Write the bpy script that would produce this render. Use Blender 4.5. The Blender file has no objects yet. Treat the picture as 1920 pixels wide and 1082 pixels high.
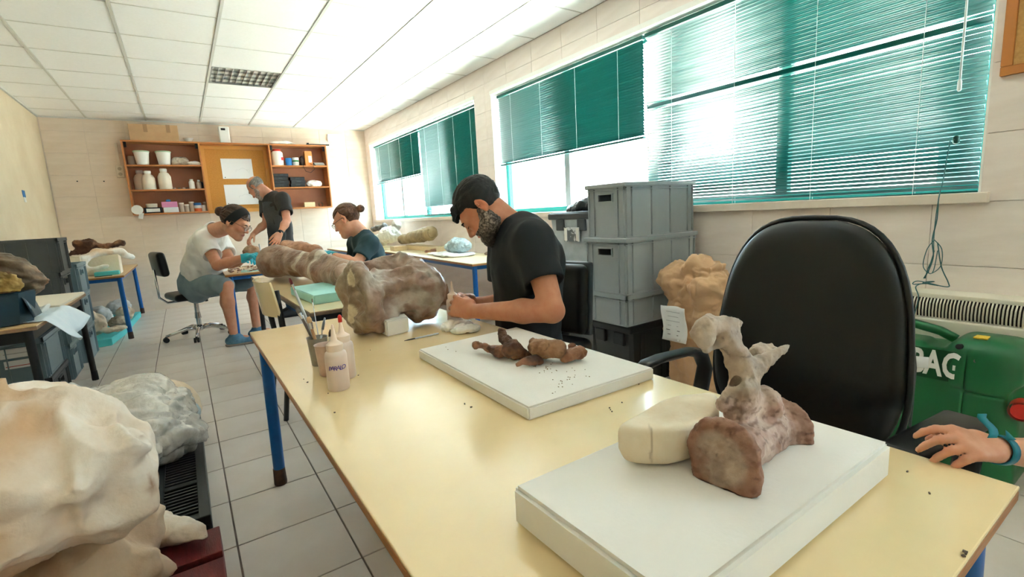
import bpy, bmesh, math, random
import numpy as np
from mathutils import Vector, Matrix
random.seed(7)
PI = math.pi
SC = bpy.context.scene
COL = SC.collection

# ------------------------------------------------------------------ camera
CAMH = 1.12
FPX = 912.05
YAW, PITCH, ROLL = .58706746, -.158505484, -.0550820461
def _axes():
    cy, sy, cp, sp = math.cos(YAW), math.sin(YAW), math.cos(PITCH), math.sin(PITCH)
    f = np.array([sy*cp, cy*cp, sp]); r = np.array([cy, -sy, 0.]); u = np.cross(r, f)
    c, s = math.cos(ROLL), math.sin(ROLL)
    return c*r+s*u, -s*r+c*u, f
AR, AU, AF = _axes()
CC = np.array([0., 0., CAMH])
cam_d = bpy.data.cameras.new('camera'); cam = bpy.data.objects.new('camera', cam_d); COL.objects.link(cam)
cam_d.sensor_width = 36; cam_d.lens = FPX/1920*36; cam_d.clip_start = .02; cam_d.clip_end = 200
cam.matrix_world = Matrix(((AR[0], AU[0], -AF[0], 0), (AR[1], AU[1], -AF[1], 0), (AR[2], AU[2], -AF[2], CAMH), (0, 0, 0, 1)))
SC.camera = cam

# ------------------------------------------------------------------ world, sun, exposure
w = bpy.data.worlds.new('world'); SC.world = w; w.use_nodes = True
nt = w.node_tree; nt.nodes.clear()
wo = nt.nodes.new('ShaderNodeOutputWorld'); wb = nt.nodes.new('ShaderNodeBackground')
wb.inputs['Color'].default_value = (.70, .86, 1.0, 1); wb.inputs['Strength'].default_value = 5.0
nt.links.new(wb.outputs[0], wo.inputs[0])
sd = bpy.data.lights.new('sun', 'SUN'); sd.energy = 38; sd.angle = .01; sd.color = (.95, .975, 1)
sun = bpy.data.objects.new('sun', sd); COL.objects.link(sun)
sun.rotation_euler = Vector((.15, -.75, -.65)).to_track_quat('-Z', 'Y').to_euler()   # high sun beyond the back wall, raking along the yard
vs = SC.view_settings
vs.view_transform = 'Standard'; vs.look = 'None'; vs.gamma = 1; vs.use_curve_mapping = False
vs.exposure = 2.55
SC.cycles.use_denoising = True
SC.cycles.max_bounces = 10; SC.cycles.diffuse_bounces = 7; SC.cycles.transparent_max_bounces = 12
def portal(name, loc, rot, sx, sy):
    l = bpy.data.lights.new(name, 'AREA'); l.shape = 'RECTANGLE'; l.size = sx; l.size_y = sy
    l.cycles.is_portal = True
    o = bpy.data.objects.new(name, l); COL.objects.link(o); o.location = loc; o.rotation_euler = rot
portal('window_portal', (3.06, 6.52, 1.70), (0, PI/2, 0), 1.22, 3.6)
portal('window_portal', (3.06, 2.51, 1.70), (0, PI/2, 0), 1.22, 3.8)
portal('window_portal', (3.06, -1.75, 1.70), (0, PI/2, 0), 1.22, 1.1)

# ------------------------------------------------------------------ helpers
def at(px, py, x=None, y=None, z=None, d=None):
    """real-world point on the sight line of a pixel of the photograph, at a measured plane or depth"""
    r = (px-960)*AR-(py-541)*AU+FPX*AF
    if d is not None: t = d/FPX
    elif z is not None: t = (z-CAMH)/r[2]
    elif y is not None: t = y/r[1]
    else: t = x/r[0]
    return CC+t*r
def onplane(px, py, A, n):
    r = (px-960)*AR-(py-541)*AU+FPX*AF; n = np.array(n, float)
    return CC+r*(((np.array(A)-CC)@n)/(r@n))
def V3(a): return np.array(a, float)
def nrm(a):
    a = np.array(a, float); return a/max(np.linalg.norm(a), 1e-9)
def lin(c):
    if isinstance(c, str):
        c = [int(c[i:i+2], 16)/255 for i in (0, 2, 4)]
    return tuple((v/12.92 if v <= .04045 else ((v+.055)/1.055)**2.4) for v in c)

_noise_tab = np.random.RandomState(3).rand(32, 32, 32).astype(np.float32)*2-1
def vnoise(P, scale, seed=0):
    Q = np.asarray(P, np.float64)*scale+seed*7.31
    I = np.floor(Q).astype(int); F = Q-I; F = F*F*(3-2*F)
    out = 0
    for dx in (0, 1):
        for dy in (0, 1):
            for dz in (0, 1):
                wgt = (F[:, 0] if dx else 1-F[:, 0])*(F[:, 1] if dy else 1-F[:, 1])*(F[:, 2] if dz else 1-F[:, 2])
                out = out+wgt*_noise_tab[(I[:, 0]+dx) % 32, (I[:, 1]+dy) % 32, (I[:, 2]+dz) % 32]
    return out
def fbm(P, scale, seed=0, oct=4, gain=.5):
    o, a, s = 0, 1., scale
    for i in range(oct):
        o = o+a*vnoise(P, s, seed+i*3); a *= gain; s *= 2.03
    return o
def ridged(P, scale, seed=0, oct=3):
    o, a, s = 0, 1., scale
    for i in range(oct):
        o = o+a*(1-2*np.abs(vnoise(P, s, seed+i*5))); a *= .5; s *= 2.1
    return o

def crumple(P, scale, seed=0, oct=4):
    W = P+np.stack([vnoise(P, scale*.8, seed+q) for q in (31, 32, 33)], 1)*(.35/scale); o, a, sc = 0, 1., scale
    for i in range(oct):
        o = o+a*np.abs(vnoise(W, sc, seed+i*4)); a *= .52; sc *= 2.05
    return o
def curve(P, n=5):
    P = [V3(p) for p in P]; Q = [P[0]]+P+[P[-1]]; o = []
    for i in range(1, len(Q)-2):
        a, b, c, d = Q[i-1:i+3]
        for k in range(n):
            t = k/n; o.append(.5*((2*b)+(c-a)*t+(2*a-5*b+4*c-d)*t*t+(3*b-a-3*c+d)*t**3))
    return o+[P[-1]]
# ---- materials
_M = {}
def mat(name, color, rough=.5, c2=None, nscale=8, nmix=1., bump=0., bscale=60, metal=0., spec=.5, trans=0., alpha=1., attr=False,
        coat=0., sss=0., stretch=None, detail=5, ior=1.45, sheen=0., ramp=(.35, .65)):
    if name in _M: return _M[name]
    m = bpy.data.materials.new(name); m.use_nodes = True
    t = m.node_tree; N = t.nodes; L = t.links
    b = N['Principled BSDF']
    b.inputs['Roughness'].default_value = rough; b.inputs['Metallic'].default_value = metal
    b.inputs['Specular IOR Level'].default_value = spec; b.inputs['IOR'].default_value = ior
    if trans: b.inputs['Transmission Weight'].default_value = trans
    if alpha < 1: b.inputs['Alpha'].default_value = alpha
    if coat: b.inputs['Coat Weight'].default_value = coat; b.inputs['Coat Roughness'].default_value = .1
    if sheen: b.inputs['Sheen Weight'].default_value = sheen
    if sss:
        b.inputs['Subsurface Weight'].default_value = sss; b.inputs['Subsurface Radius'].default_value = (.02, .008, .005)
        b.inputs['Subsurface Scale'].default_value = .5
    tc = N.new('ShaderNodeTexCoord'); src = tc.outputs['Object']
    if stretch:
        mp = N.new('ShaderNodeMapping'); mp.inputs['Scale'].default_value = stretch; L.new(src, mp.inputs['Vector']); src = mp.outputs[0]
    base = None
    if attr:
        a = N.new('ShaderNodeAttribute'); a.attribute_name = 'Col'; base = a.outputs['Color']
    if c2 is not None:
        n = N.new('ShaderNodeTexNoise'); n.inputs['Scale'].default_value = nscale; n.inputs['Detail'].default_value = detail
        n.inputs['Roughness'].default_value = .6
        L.new(src, n.inputs['Vector'])
        r = N.new('ShaderNodeMapRange'); r.inputs['From Min'].default_value = ramp[0]; r.inputs['From Max'].default_value = ramp[1]
        r.inputs['To Max'].default_value = nmix
        L.new(n.outputs['Fac'], r.inputs['Value'])
        mx = N.new('ShaderNodeMix'); mx.data_type = 'RGBA'
        if attr: mx.blend_type = 'MULTIPLY'
        L.new(r.outputs[0], mx.inputs['Factor'])
        if base is not None: L.new(base, mx.inputs[6])
        else: mx.inputs[6].default_value = (*lin(color), 1)
        mx.inputs[7].default_value = (*lin(c2), 1)
        L.new(mx.outputs[2], b.inputs['Base Color'])
    elif base is not None: L.new(base, b.inputs['Base Color'])
    else: b.inputs['Base Color'].default_value = (*lin(color), 1)
    if bump:
        n2 = N.new('ShaderNodeTexNoise'); n2.inputs['Scale'].default_value = bscale; n2.inputs['Detail'].default_value = 4
        L.new(src, n2.inputs['Vector'])
        bp = N.new('ShaderNodeBump'); bp.inputs['Strength'].default_value = min(1, bump); bp.inputs['Distance'].default_value = .4/bscale
        L.new(n2.outputs['Fac'], bp.inputs['Height']); L.new(bp.outputs[0], b.inputs['Normal'])
    _M[name] = m
    return m

# ---- objects and tags
def tag(o, label=None, cat=None, group=None, kind=None):
    if label: o['label'] = label
    if cat: o['category'] = cat
    if group: o['group'] = group
    if kind: o['kind'] = kind
    return o
def empty(name, loc=(0, 0, 0), rz=0, label=None, cat=None, group=None, kind=None):
    o = bpy.data.objects.new(name, None); COL.objects.link(o); o.location = tuple(loc); o.rotation_euler = (0, 0, rz)
    o.empty_display_size = .05
    return tag(o, label, cat, group, kind)
def mkobj(name, me, m=None, parent=None, smooth=False):
    if m is not None and len(me.materials) == 0: me.materials.append(m)
    if smooth:
        me.shade_smooth()
    o = bpy.data.objects.new(name, me); COL.objects.link(o)
    if parent is not None: o.parent = parent
    return o
def copy_tree(o, parent=None):
    c = o.copy(); COL.objects.link(c); c.parent = parent
    for ch in o.children: copy_tree(ch, c)
    return c
def place(o, loc, rz=None, label=None, group=None):
    o.location = tuple(loc)
    if rz is not None: o.rotation_euler = (0, 0, rz)
    return tag(o, label, None, group)

class MB:
    """collects shapes of one mesh"""
    def __init__(s): s.v = []; s.f = []; s.M = Matrix.Identity(4)
    def _add(s, vs, fs):
        n = len(s.v); s.v += [tuple(s.M @ Vector(v)) for v in vs]; s.f += [tuple(i+n for i in f) for f in fs]; return s
    def box(s, c, d, bev=0., rz=0, rx=0, ry=0):
        if isinstance(d, (int, float)): d = (d, d, d)
        bm = bmesh.new(); bmesh.ops.create_cube(bm, size=1)
        bmesh.ops.scale(bm, vec=d, verts=bm.verts)
        if bev: bmesh.ops.bevel(bm, geom=list(bm.edges), offset=min(bev, min(d)*.45), segments=2, affect='EDGES', profile=.5)
        R = Matrix.Translation(tuple(c)) @ Matrix.Rotation(rz, 4, 'Z') @ Matrix.Rotation(ry, 4, 'Y') @ Matrix.Rotation(rx, 4, 'X')
        bm.transform(R); bm.verts.index_update()
        s._add([v.co for v in bm.verts], [[v.index for v in f.verts] for f in bm.faces]); bm.free(); return s
    def box2(s, a, b, bev=0.):
        a, b = np.array(a, float), np.array(b, float)
        return s.box((a+b)/2, np.abs(b-a), bev)
    def tube(s, pts, r, n=10, cap=True, closed=False, flat=1., up=None):
        P = [np.array(p, float) for p in pts]; k = len(P)
        rr = r if isinstance(r, (list, tuple)) else [r]*k
        vs, fs = [], []; prev = None
        for i in range(k):
            a = P[i-1] if (i > 0 or closed) else P[i]; b = P[(i+1) % k] if (i < k-1 or closed) else P[i]
            t = nrm(b-a)
            if prev is None:
                h = np.array(up, float) if up is not None else (np.array([0, 0, 1.]) if abs(t[2]) < .9 else np.array([1., 0, 0]))
                uu = nrm(np.cross(t, np.cross(h, t)))
            else: uu = nrm(prev-t*np.dot(prev, t))
            prev = uu; ww = np.cross(t, uu)
            for j in range(n):
                an = 2*PI*j/n+PI/n
                vs.append(P[i]+rr[i]*(math.cos(an)*uu*flat+math.sin(an)*ww))
        for i in range(k if closed else k-1):
            for j in range(n):
                a, b = i*n+j, i*n+(j+1) % n; c, d = ((i+1) % k)*n+(j+1) % n, ((i+1) % k)*n+j
                fs.append((a, b, c, d))
        if cap and not closed:
            fs.append(tuple(range(n-1, -1, -1))); fs.append(tuple((k-1)*n+j for j in range(n)))
        return s._add(vs, fs)
    def cyl(s, a, b, r, r2=None, n=16): return s.tube([a, b], [r, r if r2 is None else r2], n)
    def lathe(s, prof, c=(0, 0, 0), n=24, sx=1, sy=1):
        vs, fs = [], []; k = len(prof)
        for (r, z) in prof:
            for j in range(n):
                a = 2*PI*j/n; vs.append((c[0]+r*math.cos(a)*sx, c[1]+r*math.sin(a)*sy, c[2]+z))
        for i in range(k-1):
            for j in range(n):
                fs.append((i*n+j, i*n+(j+1) % n, (i+1)*n+(j+1) % n, (i+1)*n+j))
        if prof[0][0] > 1e-5: fs.append(tuple(range(n-1, -1, -1)))
        if prof[-1][0] > 1e-5: fs.append(tuple((k-1)*n+j for j in range(n)))
        return s._add(vs, fs)
    def prism(s, poly, h, z0=0., axis='z'):
        n = len(poly)
        def mp(p, t):
            if axis == 'z': return (p[0], p[1], t)
            if axis == 'x': return (t, p[0], p[1])
            return (p[0], t, p[1])
        vs = [mp(p, z0) for p in poly]+[mp(p, z0+h) for p in poly]
        fs = [tuple(range(n-1, -1, -1)), tuple(range(n, 2*n))]+[(i, (i+1) % n, n+(i+1) % n, n+i) for i in range(n)]
        return s._add(vs, fs)
    def grid(s, fn, nu, nv, thick=0.):
        """sheet: fn(u,v)->point; thick>0 gives it a back face"""
        vs = [fn(i/nu, j/nv) for i in range(nu+1) for j in range(nv+1)]; fs = []
        g = lambda i, j: i*(nv+1)+j
        for i in range(nu):
            for j in range(nv): fs.append((g(i, j), g(i+1, j), g(i+1, j+1), g(i, j+1)))
        if thick:
            A = np.array(vs, float).reshape(nu+1, nv+1, 3)
            du = np.gradient(A, axis=0); dv = np.gradient(A, axis=1); nn = np.cross(du, dv)
            nn /= np.maximum(np.linalg.norm(nn, axis=2, keepdims=True), 1e-9)
            B = (A-nn*thick).reshape(-1, 3); n0 = len(vs); vs = vs+[tuple(p) for p in B]
            fs += [tuple(n0+q for q in f[::-1]) for f in fs]
            for i in range(nu):
                for j in (0, nv):
                    a, b = g(i, j), g(i+1, j); fs.append((a, b, n0+b, n0+a) if j else (b, a, n0+a, n0+b))
            for j in range(nv):
                for i in (0, nu):
                    a, b = g(i, j), g(i, j+1); fs.append((b, a, n0+a, n0+b) if i else (a, b, n0+b, n0+a))
        return s._add(vs, fs)
    def mesh(s, name='mesh'):
        me = bpy.data.meshes.new(name); me.from_pydata(s.v, [], s.f); me.update()
        bm = bmesh.new(); bm.from_mesh(me); bmesh.ops.recalc_face_normals(bm, faces=bm.faces); bm.to_mesh(me); bm.free()
        return me
    def build(s, name, m, parent=None, smooth=False, angle=None):
        me = s.mesh(name)
        if smooth: me.shade_smooth() if angle is None else _smooth_angle(me, angle)
        return mkobj(name, me, m, parent)
def _smooth_angle(me, deg):
    me.shade_smooth(); me.set_sharp_from_angle(angle=math.radians(deg))

# ---- signed distance modelling: many rounded pieces blended into one continuous surface
class SDF:
    def __init__(s, lo, hi, h):
        s.lo = np.array(lo, float); s.h = h; s.n = np.ceil((np.array(hi, float)-s.lo)/h).astype(int)+1
        s.F = np.full(tuple(s.n), 9., np.float32)
    def _win(s, lo, hi):
        a = np.clip(np.floor((np.array(lo)-s.lo)/s.h).astype(int), 0, s.n-1); b = np.clip(np.ceil((np.array(hi)-s.lo)/s.h).astype(int)+1, 1, s.n)
        if np.any(b <= a): return None, None
        ax = [s.lo[i]+s.h*np.arange(a[i], b[i]) for i in range(3)]
        G = np.meshgrid(*ax, indexing='ij', sparse=True)
        return (slice(a[0], b[0]), slice(a[1], b[1]), slice(a[2], b[2])), G
    def _mix(s, sl, d, k, op):
        A = s.F[sl]; d = d.astype(np.float32)
        if op == 'sub': A, d = -A, d
        if k > 1e-6:
            hh = np.maximum(k-np.abs(A-d), 0)/k; R = np.minimum(A, d)-hh*hh*k*.25
        else: R = np.minimum(A, d)
        s.F[sl] = -R if op == 'sub' else R
    def cone(s, a, b, ra, rb=None, k=.02, op='add', flat=None, fs=1.):
        """tapered rounded rod; flat=(direction) squashes it by fs across that direction"""
        a, b = V3(a), V3(b); rb = ra if rb is None else rb; R = max(ra, rb)*max(1, fs)+k+2*s.h
        sl, G = s._win(np.minimum(a, b)-R, np.maximum(a, b)+R)
        if sl is None: return s
        ab = b-a; L = max(ab@ab, 1e-9)
        t = np.clip(((G[0]-a[0])*ab[0]+(G[1]-a[1])*ab[1]+(G[2]-a[2])*ab[2])/L, 0, 1)
        q = [G[i]-a[i]-t*ab[i] for i in range(3)]
        if flat is not None:
            n = nrm(flat); c = (q[0]*n[0]+q[1]*n[1]+q[2]*n[2])*(1/fs-1)
            q = [q[i]+n[i]*c for i in range(3)]
            d = (np.sqrt(q[0]**2+q[1]**2+q[2]**2)-(ra+(rb-ra)*t))*min(1, fs)
        else: d = np.sqrt(q[0]**2+q[1]**2+q[2]**2)-(ra+(rb-ra)*t)
        s._mix(sl, d, k, op); return s
    def ell(s, c, r, k=.02, op='add', R=None):
        c, r = V3(c), V3(r); ext = max(r)+k+2*s.h if R is not None else r+k+2*s.h
        sl, G = s._win(c-ext, c+ext)
        if sl is None: return s
        q = [G[i]-c[i] for i in range(3)]
        if R is not None:
            R = np.array(R, float); q = [q[0]*R[0][i]+q[1]*R[1][i]+q[2]*R[2][i] for i in range(3)]   # columns of R are the axes
        k0 = np.sqrt((q[0]/r[0])**2+(q[1]/r[1])**2+(q[2]/r[2])**2); k1 = np.sqrt((q[0]/r[0]**2)**2+(q[1]/r[1]**2)**2+(q[2]/r[2]**2)**2)
        s._mix(sl, k0*(k0-1)/np.maximum(k1, 1e-6), k, op); return s
    def rbox(s, c, d, rad=.01, k=.01, op='add', R=None):
        c, d = V3(c), V3(d)/2; ext = np.linalg.norm(d)+k+2*s.h
        sl, G = s._win(c-ext, c+ext)
        if sl is None: return s
        q = [G[i]-c[i] for i in range(3)]
        if R is not None:
            R = np.array(R, float); q = [q[0]*R[0][i]+q[1]*R[1][i]+q[2]*R[2][i] for i in range(3)]
        e = [np.abs(q[i])-d[i]+rad for i in range(3)]
        o = np.sqrt(np.maximum(e[0], 0)**2+np.maximum(e[1], 0)**2+np.maximum(e[2], 0)**2)+np.minimum(np.maximum(e[0], np.maximum(e[1], e[2])), 0)-rad
        s._mix(sl, o, k, op); return s
    def plane(s, p, n, k=0.):
        """cut away everything on the side n points to"""
        p, n = V3(p), nrm(n); sl, G = s._win(s.lo, s.lo+s.h*s.n)
        d = (G[0]-p[0])*n[0]+(G[1]-p[1])*n[1]+(G[2]-p[2])*n[2]
        s._mix(sl, -d, k, 'sub'); return s
    def fn(s, f, k=0., op='sub'):
        sl, G = s._win(s.lo, s.lo+s.h*s.n); s._mix(sl, f(*G)+0*(G[0]+G[1]+G[2]), k, op); return s
    def verts(s):
        F = s.F; F[0], F[-1], F[:, 0], F[:, -1], F[:, :, 0], F[:, :, -1] = 9, 9, 9, 9, 9, 9
        I = F < 0; n = np.array(F.shape)-1
        def cor(A, o): return A[o[0]:o[0]+n[0], o[1]:o[1]+n[1], o[2]:o[2]+n[2]]
        cs = [(x, y, z) for x in (0, 1) for y in (0, 1) for z in (0, 1)]
        cnt = np.zeros(n, np.uint8)
        for o in cs: cnt += cor(I, o)
        act = (cnt > 0) & (cnt < 8); idx = np.argwhere(act)
        ids = np.full(n, -1, np.int64); ids[act] = np.arange(len(idx))
        acc = np.zeros((len(idx), 3)); num = np.zeros(len(idx))
        vals = {o: np.clip(F[idx[:, 0]+o[0], idx[:, 1]+o[1], idx[:, 2]+o[2]], -3*s.h, 3*s.h) for o in cs}
        for o in cs:
            for ax in range(3):
                if o[ax]: continue
                o2 = list(o); o2[ax] = 1; o2 = tuple(o2)
                a, b = vals[o], vals[o2]; m = (a < 0) != (b < 0)
                t = np.where(m, a/np.where(m, a-b, 1), 0)
                p = np.tile(np.array(o, float), (len(idx), 1)); p[:, ax] += t
                acc[m] += p[m]; num[m] += 1
        V = s.lo+s.h*(idx+acc/np.maximum(num, 1)[:, None])
        Q = []
        for ax in range(3):
            u, v = (ax+1) % 3, (ax+2) % 3
            sa = [slice(1, -1)]*3; sa[ax] = slice(0, -1); sb = [slice(1, -1)]*3; sb[ax] = slice(1, None)
            A, B = I[tuple(sa)], I[tuple(sb)]
            e = np.argwhere(A != B)
            if len(e) == 0: continue
            flip = A[tuple(e.T)]
            e = e+1; e[:, ax] -= 1
            def q(du, dv):
                c = e.copy(); c[:, u] -= du; c[:, v] -= dv; return ids[c[:, 0], c[:, 1], c[:, 2]]
            f = np.stack([q(1, 1), q(0, 1), q(0, 0), q(1, 0)], 1)
            f[~flip] = f[~flip][:, ::-1]; Q.append(f)
        Q = np.concatenate(Q); Q = Q[(Q >= 0).all(1)]
        return V, Q
def relax(V, Q, it=2, lam=.5):
    E = np.concatenate([Q[:, [0, 1]], Q[:, [1, 2]], Q[:, [2, 3]], Q[:, [3, 0]]]); E = np.concatenate([E, E[:, ::-1]])
    n = len(V); deg = np.bincount(E[:, 0], minlength=n)
    for _ in range(it):
        S = np.stack([np.bincount(E[:, 0], V[E[:, 1], i], minlength=n) for i in range(3)], 1)
        V = V+lam*(S/np.maximum(deg, 1)[:, None]-V)
    return V
def vnormals(V, Q):
    a = V[Q[:, 2]]-V[Q[:, 0]]; b = V[Q[:, 3]]-V[Q[:, 1]]; n = np.cross(a, b)
    N = np.zeros_like(V)
    for i in range(4):
        for k in range(3): N[:, k] += np.bincount(Q[:, i], n[:, k], minlength=len(V))
    return N/np.maximum(np.linalg.norm(N, axis=1, keepdims=True), 1e-12)
def surf(name, s, m, parent=None, it=1, disp=None, col=None, M=None, origin=None, zmin=None):
    """SDF -> one smooth mesh object; disp(P,N)->offset along the normal; col(P,N)->rgb (linear) per vertex"""
    V, Q = s.verts(); V = relax(V, Q, it)
    N = vnormals(V, Q)
    C = None
    if disp is not None: V = V+N*np.asarray(disp(V, N))[:, None]
    if zmin is not None: V[:, 2] = np.maximum(V[:, 2], zmin)
    if col is not None: C = col(V, N)
    if M is not None: V = V @ np.array(M)[:3, :3].T+np.array(M)[:3, 3]
    if origin is not None: V = V-np.array(origin, float)
    me = bpy.data.meshes.new(name)
    me.vertices.add(len(V)); me.vertices.foreach_set('co', V.astype(np.float32).ravel())
    me.loops.add(Q.size); me.loops.foreach_set('vertex_index', Q.astype(np.int32).ravel())
    me.polygons.add(len(Q)); me.polygons.foreach_set('loop_start', np.arange(0, Q.size, 4, dtype=np.int32))
    me.update(calc_edges=True); me.validate()
    if C is not None:
        ca = me.color_attributes.new('Col', 'FLOAT_COLOR', 'POINT')
        ca.data.foreach_set('color', np.concatenate([C, np.ones((len(C), 1))], 1).astype(np.float32).ravel())
    me.shade_smooth()
    o = mkobj(name, me, m, parent)
    if origin is not None: o.location = tuple(origin)
    return o
def sstep(x, a, b):
    t = np.clip((x-a)/(b-a), 0, 1); return t*t*(3-2*t)
def mixc(a, b, t):
    a = np.array(a, float); b = np.array(b, float); t = np.asarray(t)[:, None]; return a*(1-t)+b*t
# ================================================================== materials of the room
WX, LX, BY, FY, CH = 2.794, -1.29, 8.46, -3.1, 2.594
m_wtile = mat('wall tile stone', 'efe4dd', .42, 'e4d7ce', 3.2, .7, .05, 90, stretch=(1, 1, 5), detail=8, spec=.3)
m_wtileb = mat('wall tile stone back', 'e8d8c8', .45, 'dccab6', 3.2, .7, .05, 90, stretch=(1, 1, 5), detail=8, spec=.3)
m_joint = mat('wall joint', 'd8cbc0', .8)
m_plaster = mat('left wall plaster', 'e0d0b4', .7, 'd3bf9f', 2.2, .7, .2, 30)
m_ftile = mat('floor tile glaze', 'd9cfc7', .28, 'c8bbae', 2.2, .7, .05, 40, stretch=(1, 1, 1), detail=7)
m_grout = mat('floor grout', '85786f', .9, '6d625b', 12)
m_ctile = mat('ceiling board', 'f6f6f6', .85, 'f0f0ef', 60, .6, .15, 200)
m_tbar = mat('ceiling bar', 'd4d3ce', .5)
m_white = mat('white paint', 'f0efea', .45)
m_sill = mat('sill stone', 'e4d8cb', .35, 'd8cabb', 9, .6)
m_teal = mat('teal window frame paint', '1f9a92', .4)
m_slat = mat('teal blind slat', '0a5d56', .30, spec=.55)
m_slatd = mat('teal blind rail', '0c5f58', .4)
m_cord = mat('white blind cord', 'd8e4e6', .6)
m_cordt = mat('grey green cord', '3f7074', .7)

def struct(name, mb, m, parent=None, **k):
    o = mb.build(name, m, parent, **k)
    if parent is None: o['kind'] = 'structure'
    return o
_bc = {}
def shared_box(name, a, b, m, parent, bev=0.):
    a, b = np.array(a, float), np.array(b, float); d = np.abs(b-a); c = (a+b)/2
    key = (tuple(np.round(d, 4)), m.name, bev)
    if key not in _bc:
        me = MB().box((0, 0, 0), d, bev).mesh(name); me.materials.append(m); _bc[key] = me
    o = bpy.data.objects.new(name, _bc[key]); COL.objects.link(o); o.parent = parent; o.location = tuple(c)
    return o

# ---- floor
floor = struct('floor', MB().box2((LX-.2, FY-.2, -.12), (WX+.25, BY+.2, -.004)), m_grout)
T = .34
rest = MB()
for i in range(-4, 9):
    for j in range(-15, 20):
        x0, y0 = .018+i*T, 1.872+j*T
        x1, y1 = min(x0+T-.003, WX), min(y0+T-.003, BY); x0 = max(x0+.003, LX); y0 = max(y0+.003, FY)
        if x1-x0 < .01 or y1-y0 < .01: continue
        dz = .0006*((i*7+j*3) % 3)
        if y1 > .5: shared_box('floor_tile', (x0, y0, -.02), (x1, y1, dz), m_ftile, floor, .0012)
        else: rest.box2((x0, y0, -.02), (x1, y1, dz))
rr = rest.build('floor_tile_field', m_ftile, floor); rr['kind'] = 'stuff'

# ---- walls : wall_left, wall_back, wall_front, wall_right
struct('wall_left', MB().box2((LX-.2, FY-.2, 0), (LX, BY+.2, CH+.25)), m_plaster)
W3 = [(4.735, 8.27, 1.09, 2.325), (.617, 4.405, 1.09, 2.30), (-2.3, -1.2, 1.09, 2.30)]     # openings of the window wall: y0,y1,z0,z1
wr = MB(); xa, xb = WX+.010, WX+.28
ys = [FY-.2, -2.3, -1.2, .617, 4.405, 4.735, 8.27, BY+.2]
wr.box2((xa, ys[0], 0), (xb, ys[-1], 1.05)); wr.box2((xa, ys[0], 2.325), (xb, ys[-1], CH+.25))
for a, b in ((ys[0], ys[1]), (ys[2], ys[3]), (ys[4], ys[5]), (ys[6], ys[7])): wr.box2((xa, a, 1.05), (xb, b, 2.325))
wall_right = struct('wall_right', wr, m_joint)
def tile_region(parent, u0, u1, z0, z1, mk, off, pu=.416, pz=.275, zo=.776):
    i = math.floor((u0-off)/pu)
    while off+i*pu < u1:
        j = math.floor((z0-zo)/pz)
        while zo+j*pz < z1:
            a, b = max(u0, off+i*pu+.0012), min(u1, off+(i+1)*pu-.0012); c, d = max(z0, zo+j*pz+.0012), min(z1, zo+(j+1)*pz-.0012)
            if b-a > .012 and d-c > .012: mk(a, b, c, d)
            j += 1
        i += 1
mkr = lambda a, b, c, d: shared_box('wall_tile', (WX, a, c), (WX+.014, b, d), m_wtile, wall_right, .0008)
tile_region(wall_right, -.3, BY, 0, 1.05, mkr, .773)
tile_region(wall_right, -.3, BY, 2.325, CH, mkr, .773)
for a, b in ((-.3, .617), (4.405, 4.735), (8.27, BY)): tile_region(wall_right, a, b, 1.05, 2.325, mkr, .773)
tile_region(wall_right, .617, 4.405, 2.30, 2.325, mkr, .773)
wall_back = struct('wall_back', MB().box2((LX-.2, BY+.008, 0), (WX+.28, BY+.2, CH+.25)), m_joint)
mkb = lambda a, b, c, d: shared_box('wall_tile', (a, BY, c), (b, BY+.012, d), m_wtileb, wall_back, .0008)
tile_region(wall_back, LX, WX, 0, CH, mkb, -.872+.01)
struct('wall_front', MB().box2((LX-.2, FY-.2, 0), (WX+.28, FY, CH+.25)), m_plaster)

# ---- ceiling
ceil = struct('ceiling', MB().box2((LX-.2, FY-.2, CH+.02), (WX+.28, BY+.2, CH+.3)), m_tbar)
CT = .6227; cx0, cy0 = -.816, 4.87
for i in range(-1, 7):
    for j in range(-13, 7):
        x0, x1 = max(LX, cx0+i*CT+.011), min(WX, cx0+(i+1)*CT-.011); y0, y1 = max(FY, cy0+j*CT+.004), min(BY, cy0+(j+1)*CT-.004)
        if x1-x0 < .02 or y1-y0 < .02: continue
        if i == 2 and j == 1: continue
        shared_box('ceiling_tile', (x0, y0, CH+.004), (x1, y1, CH+.022), m_ctile, ceil, .002)
for i in range(0, 7):
    x = cx0+i*CT
    if x < WX-.02: shared_box('ceiling_bar', (x-.0095, FY, CH-.002), (x+.0095, BY, CH+.016), m_tbar, ceil)
for j in range(-12, 7):
    y = cy0+j*CT
    if y < BY-.02:
        for i in range(-1, 6):
            a, b = max(LX, cx0+i*CT+.01), min(WX, cx0+(i+1)*CT-.01)
            if b > a: shared_box('ceiling_crossbar', (a, y-.0045, CH+.0005), (b, y+.0045, CH+.014), m_tbar, ceil)
struct('trim_1', MB().box2((LX, BY-.02, CH-.012), (WX, BY, CH+.004)), m_tbar)
struct('trim_2', MB().box2((LX, FY, CH-.012), (LX+.02, BY-.02, CH+.004)), m_tbar)

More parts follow.
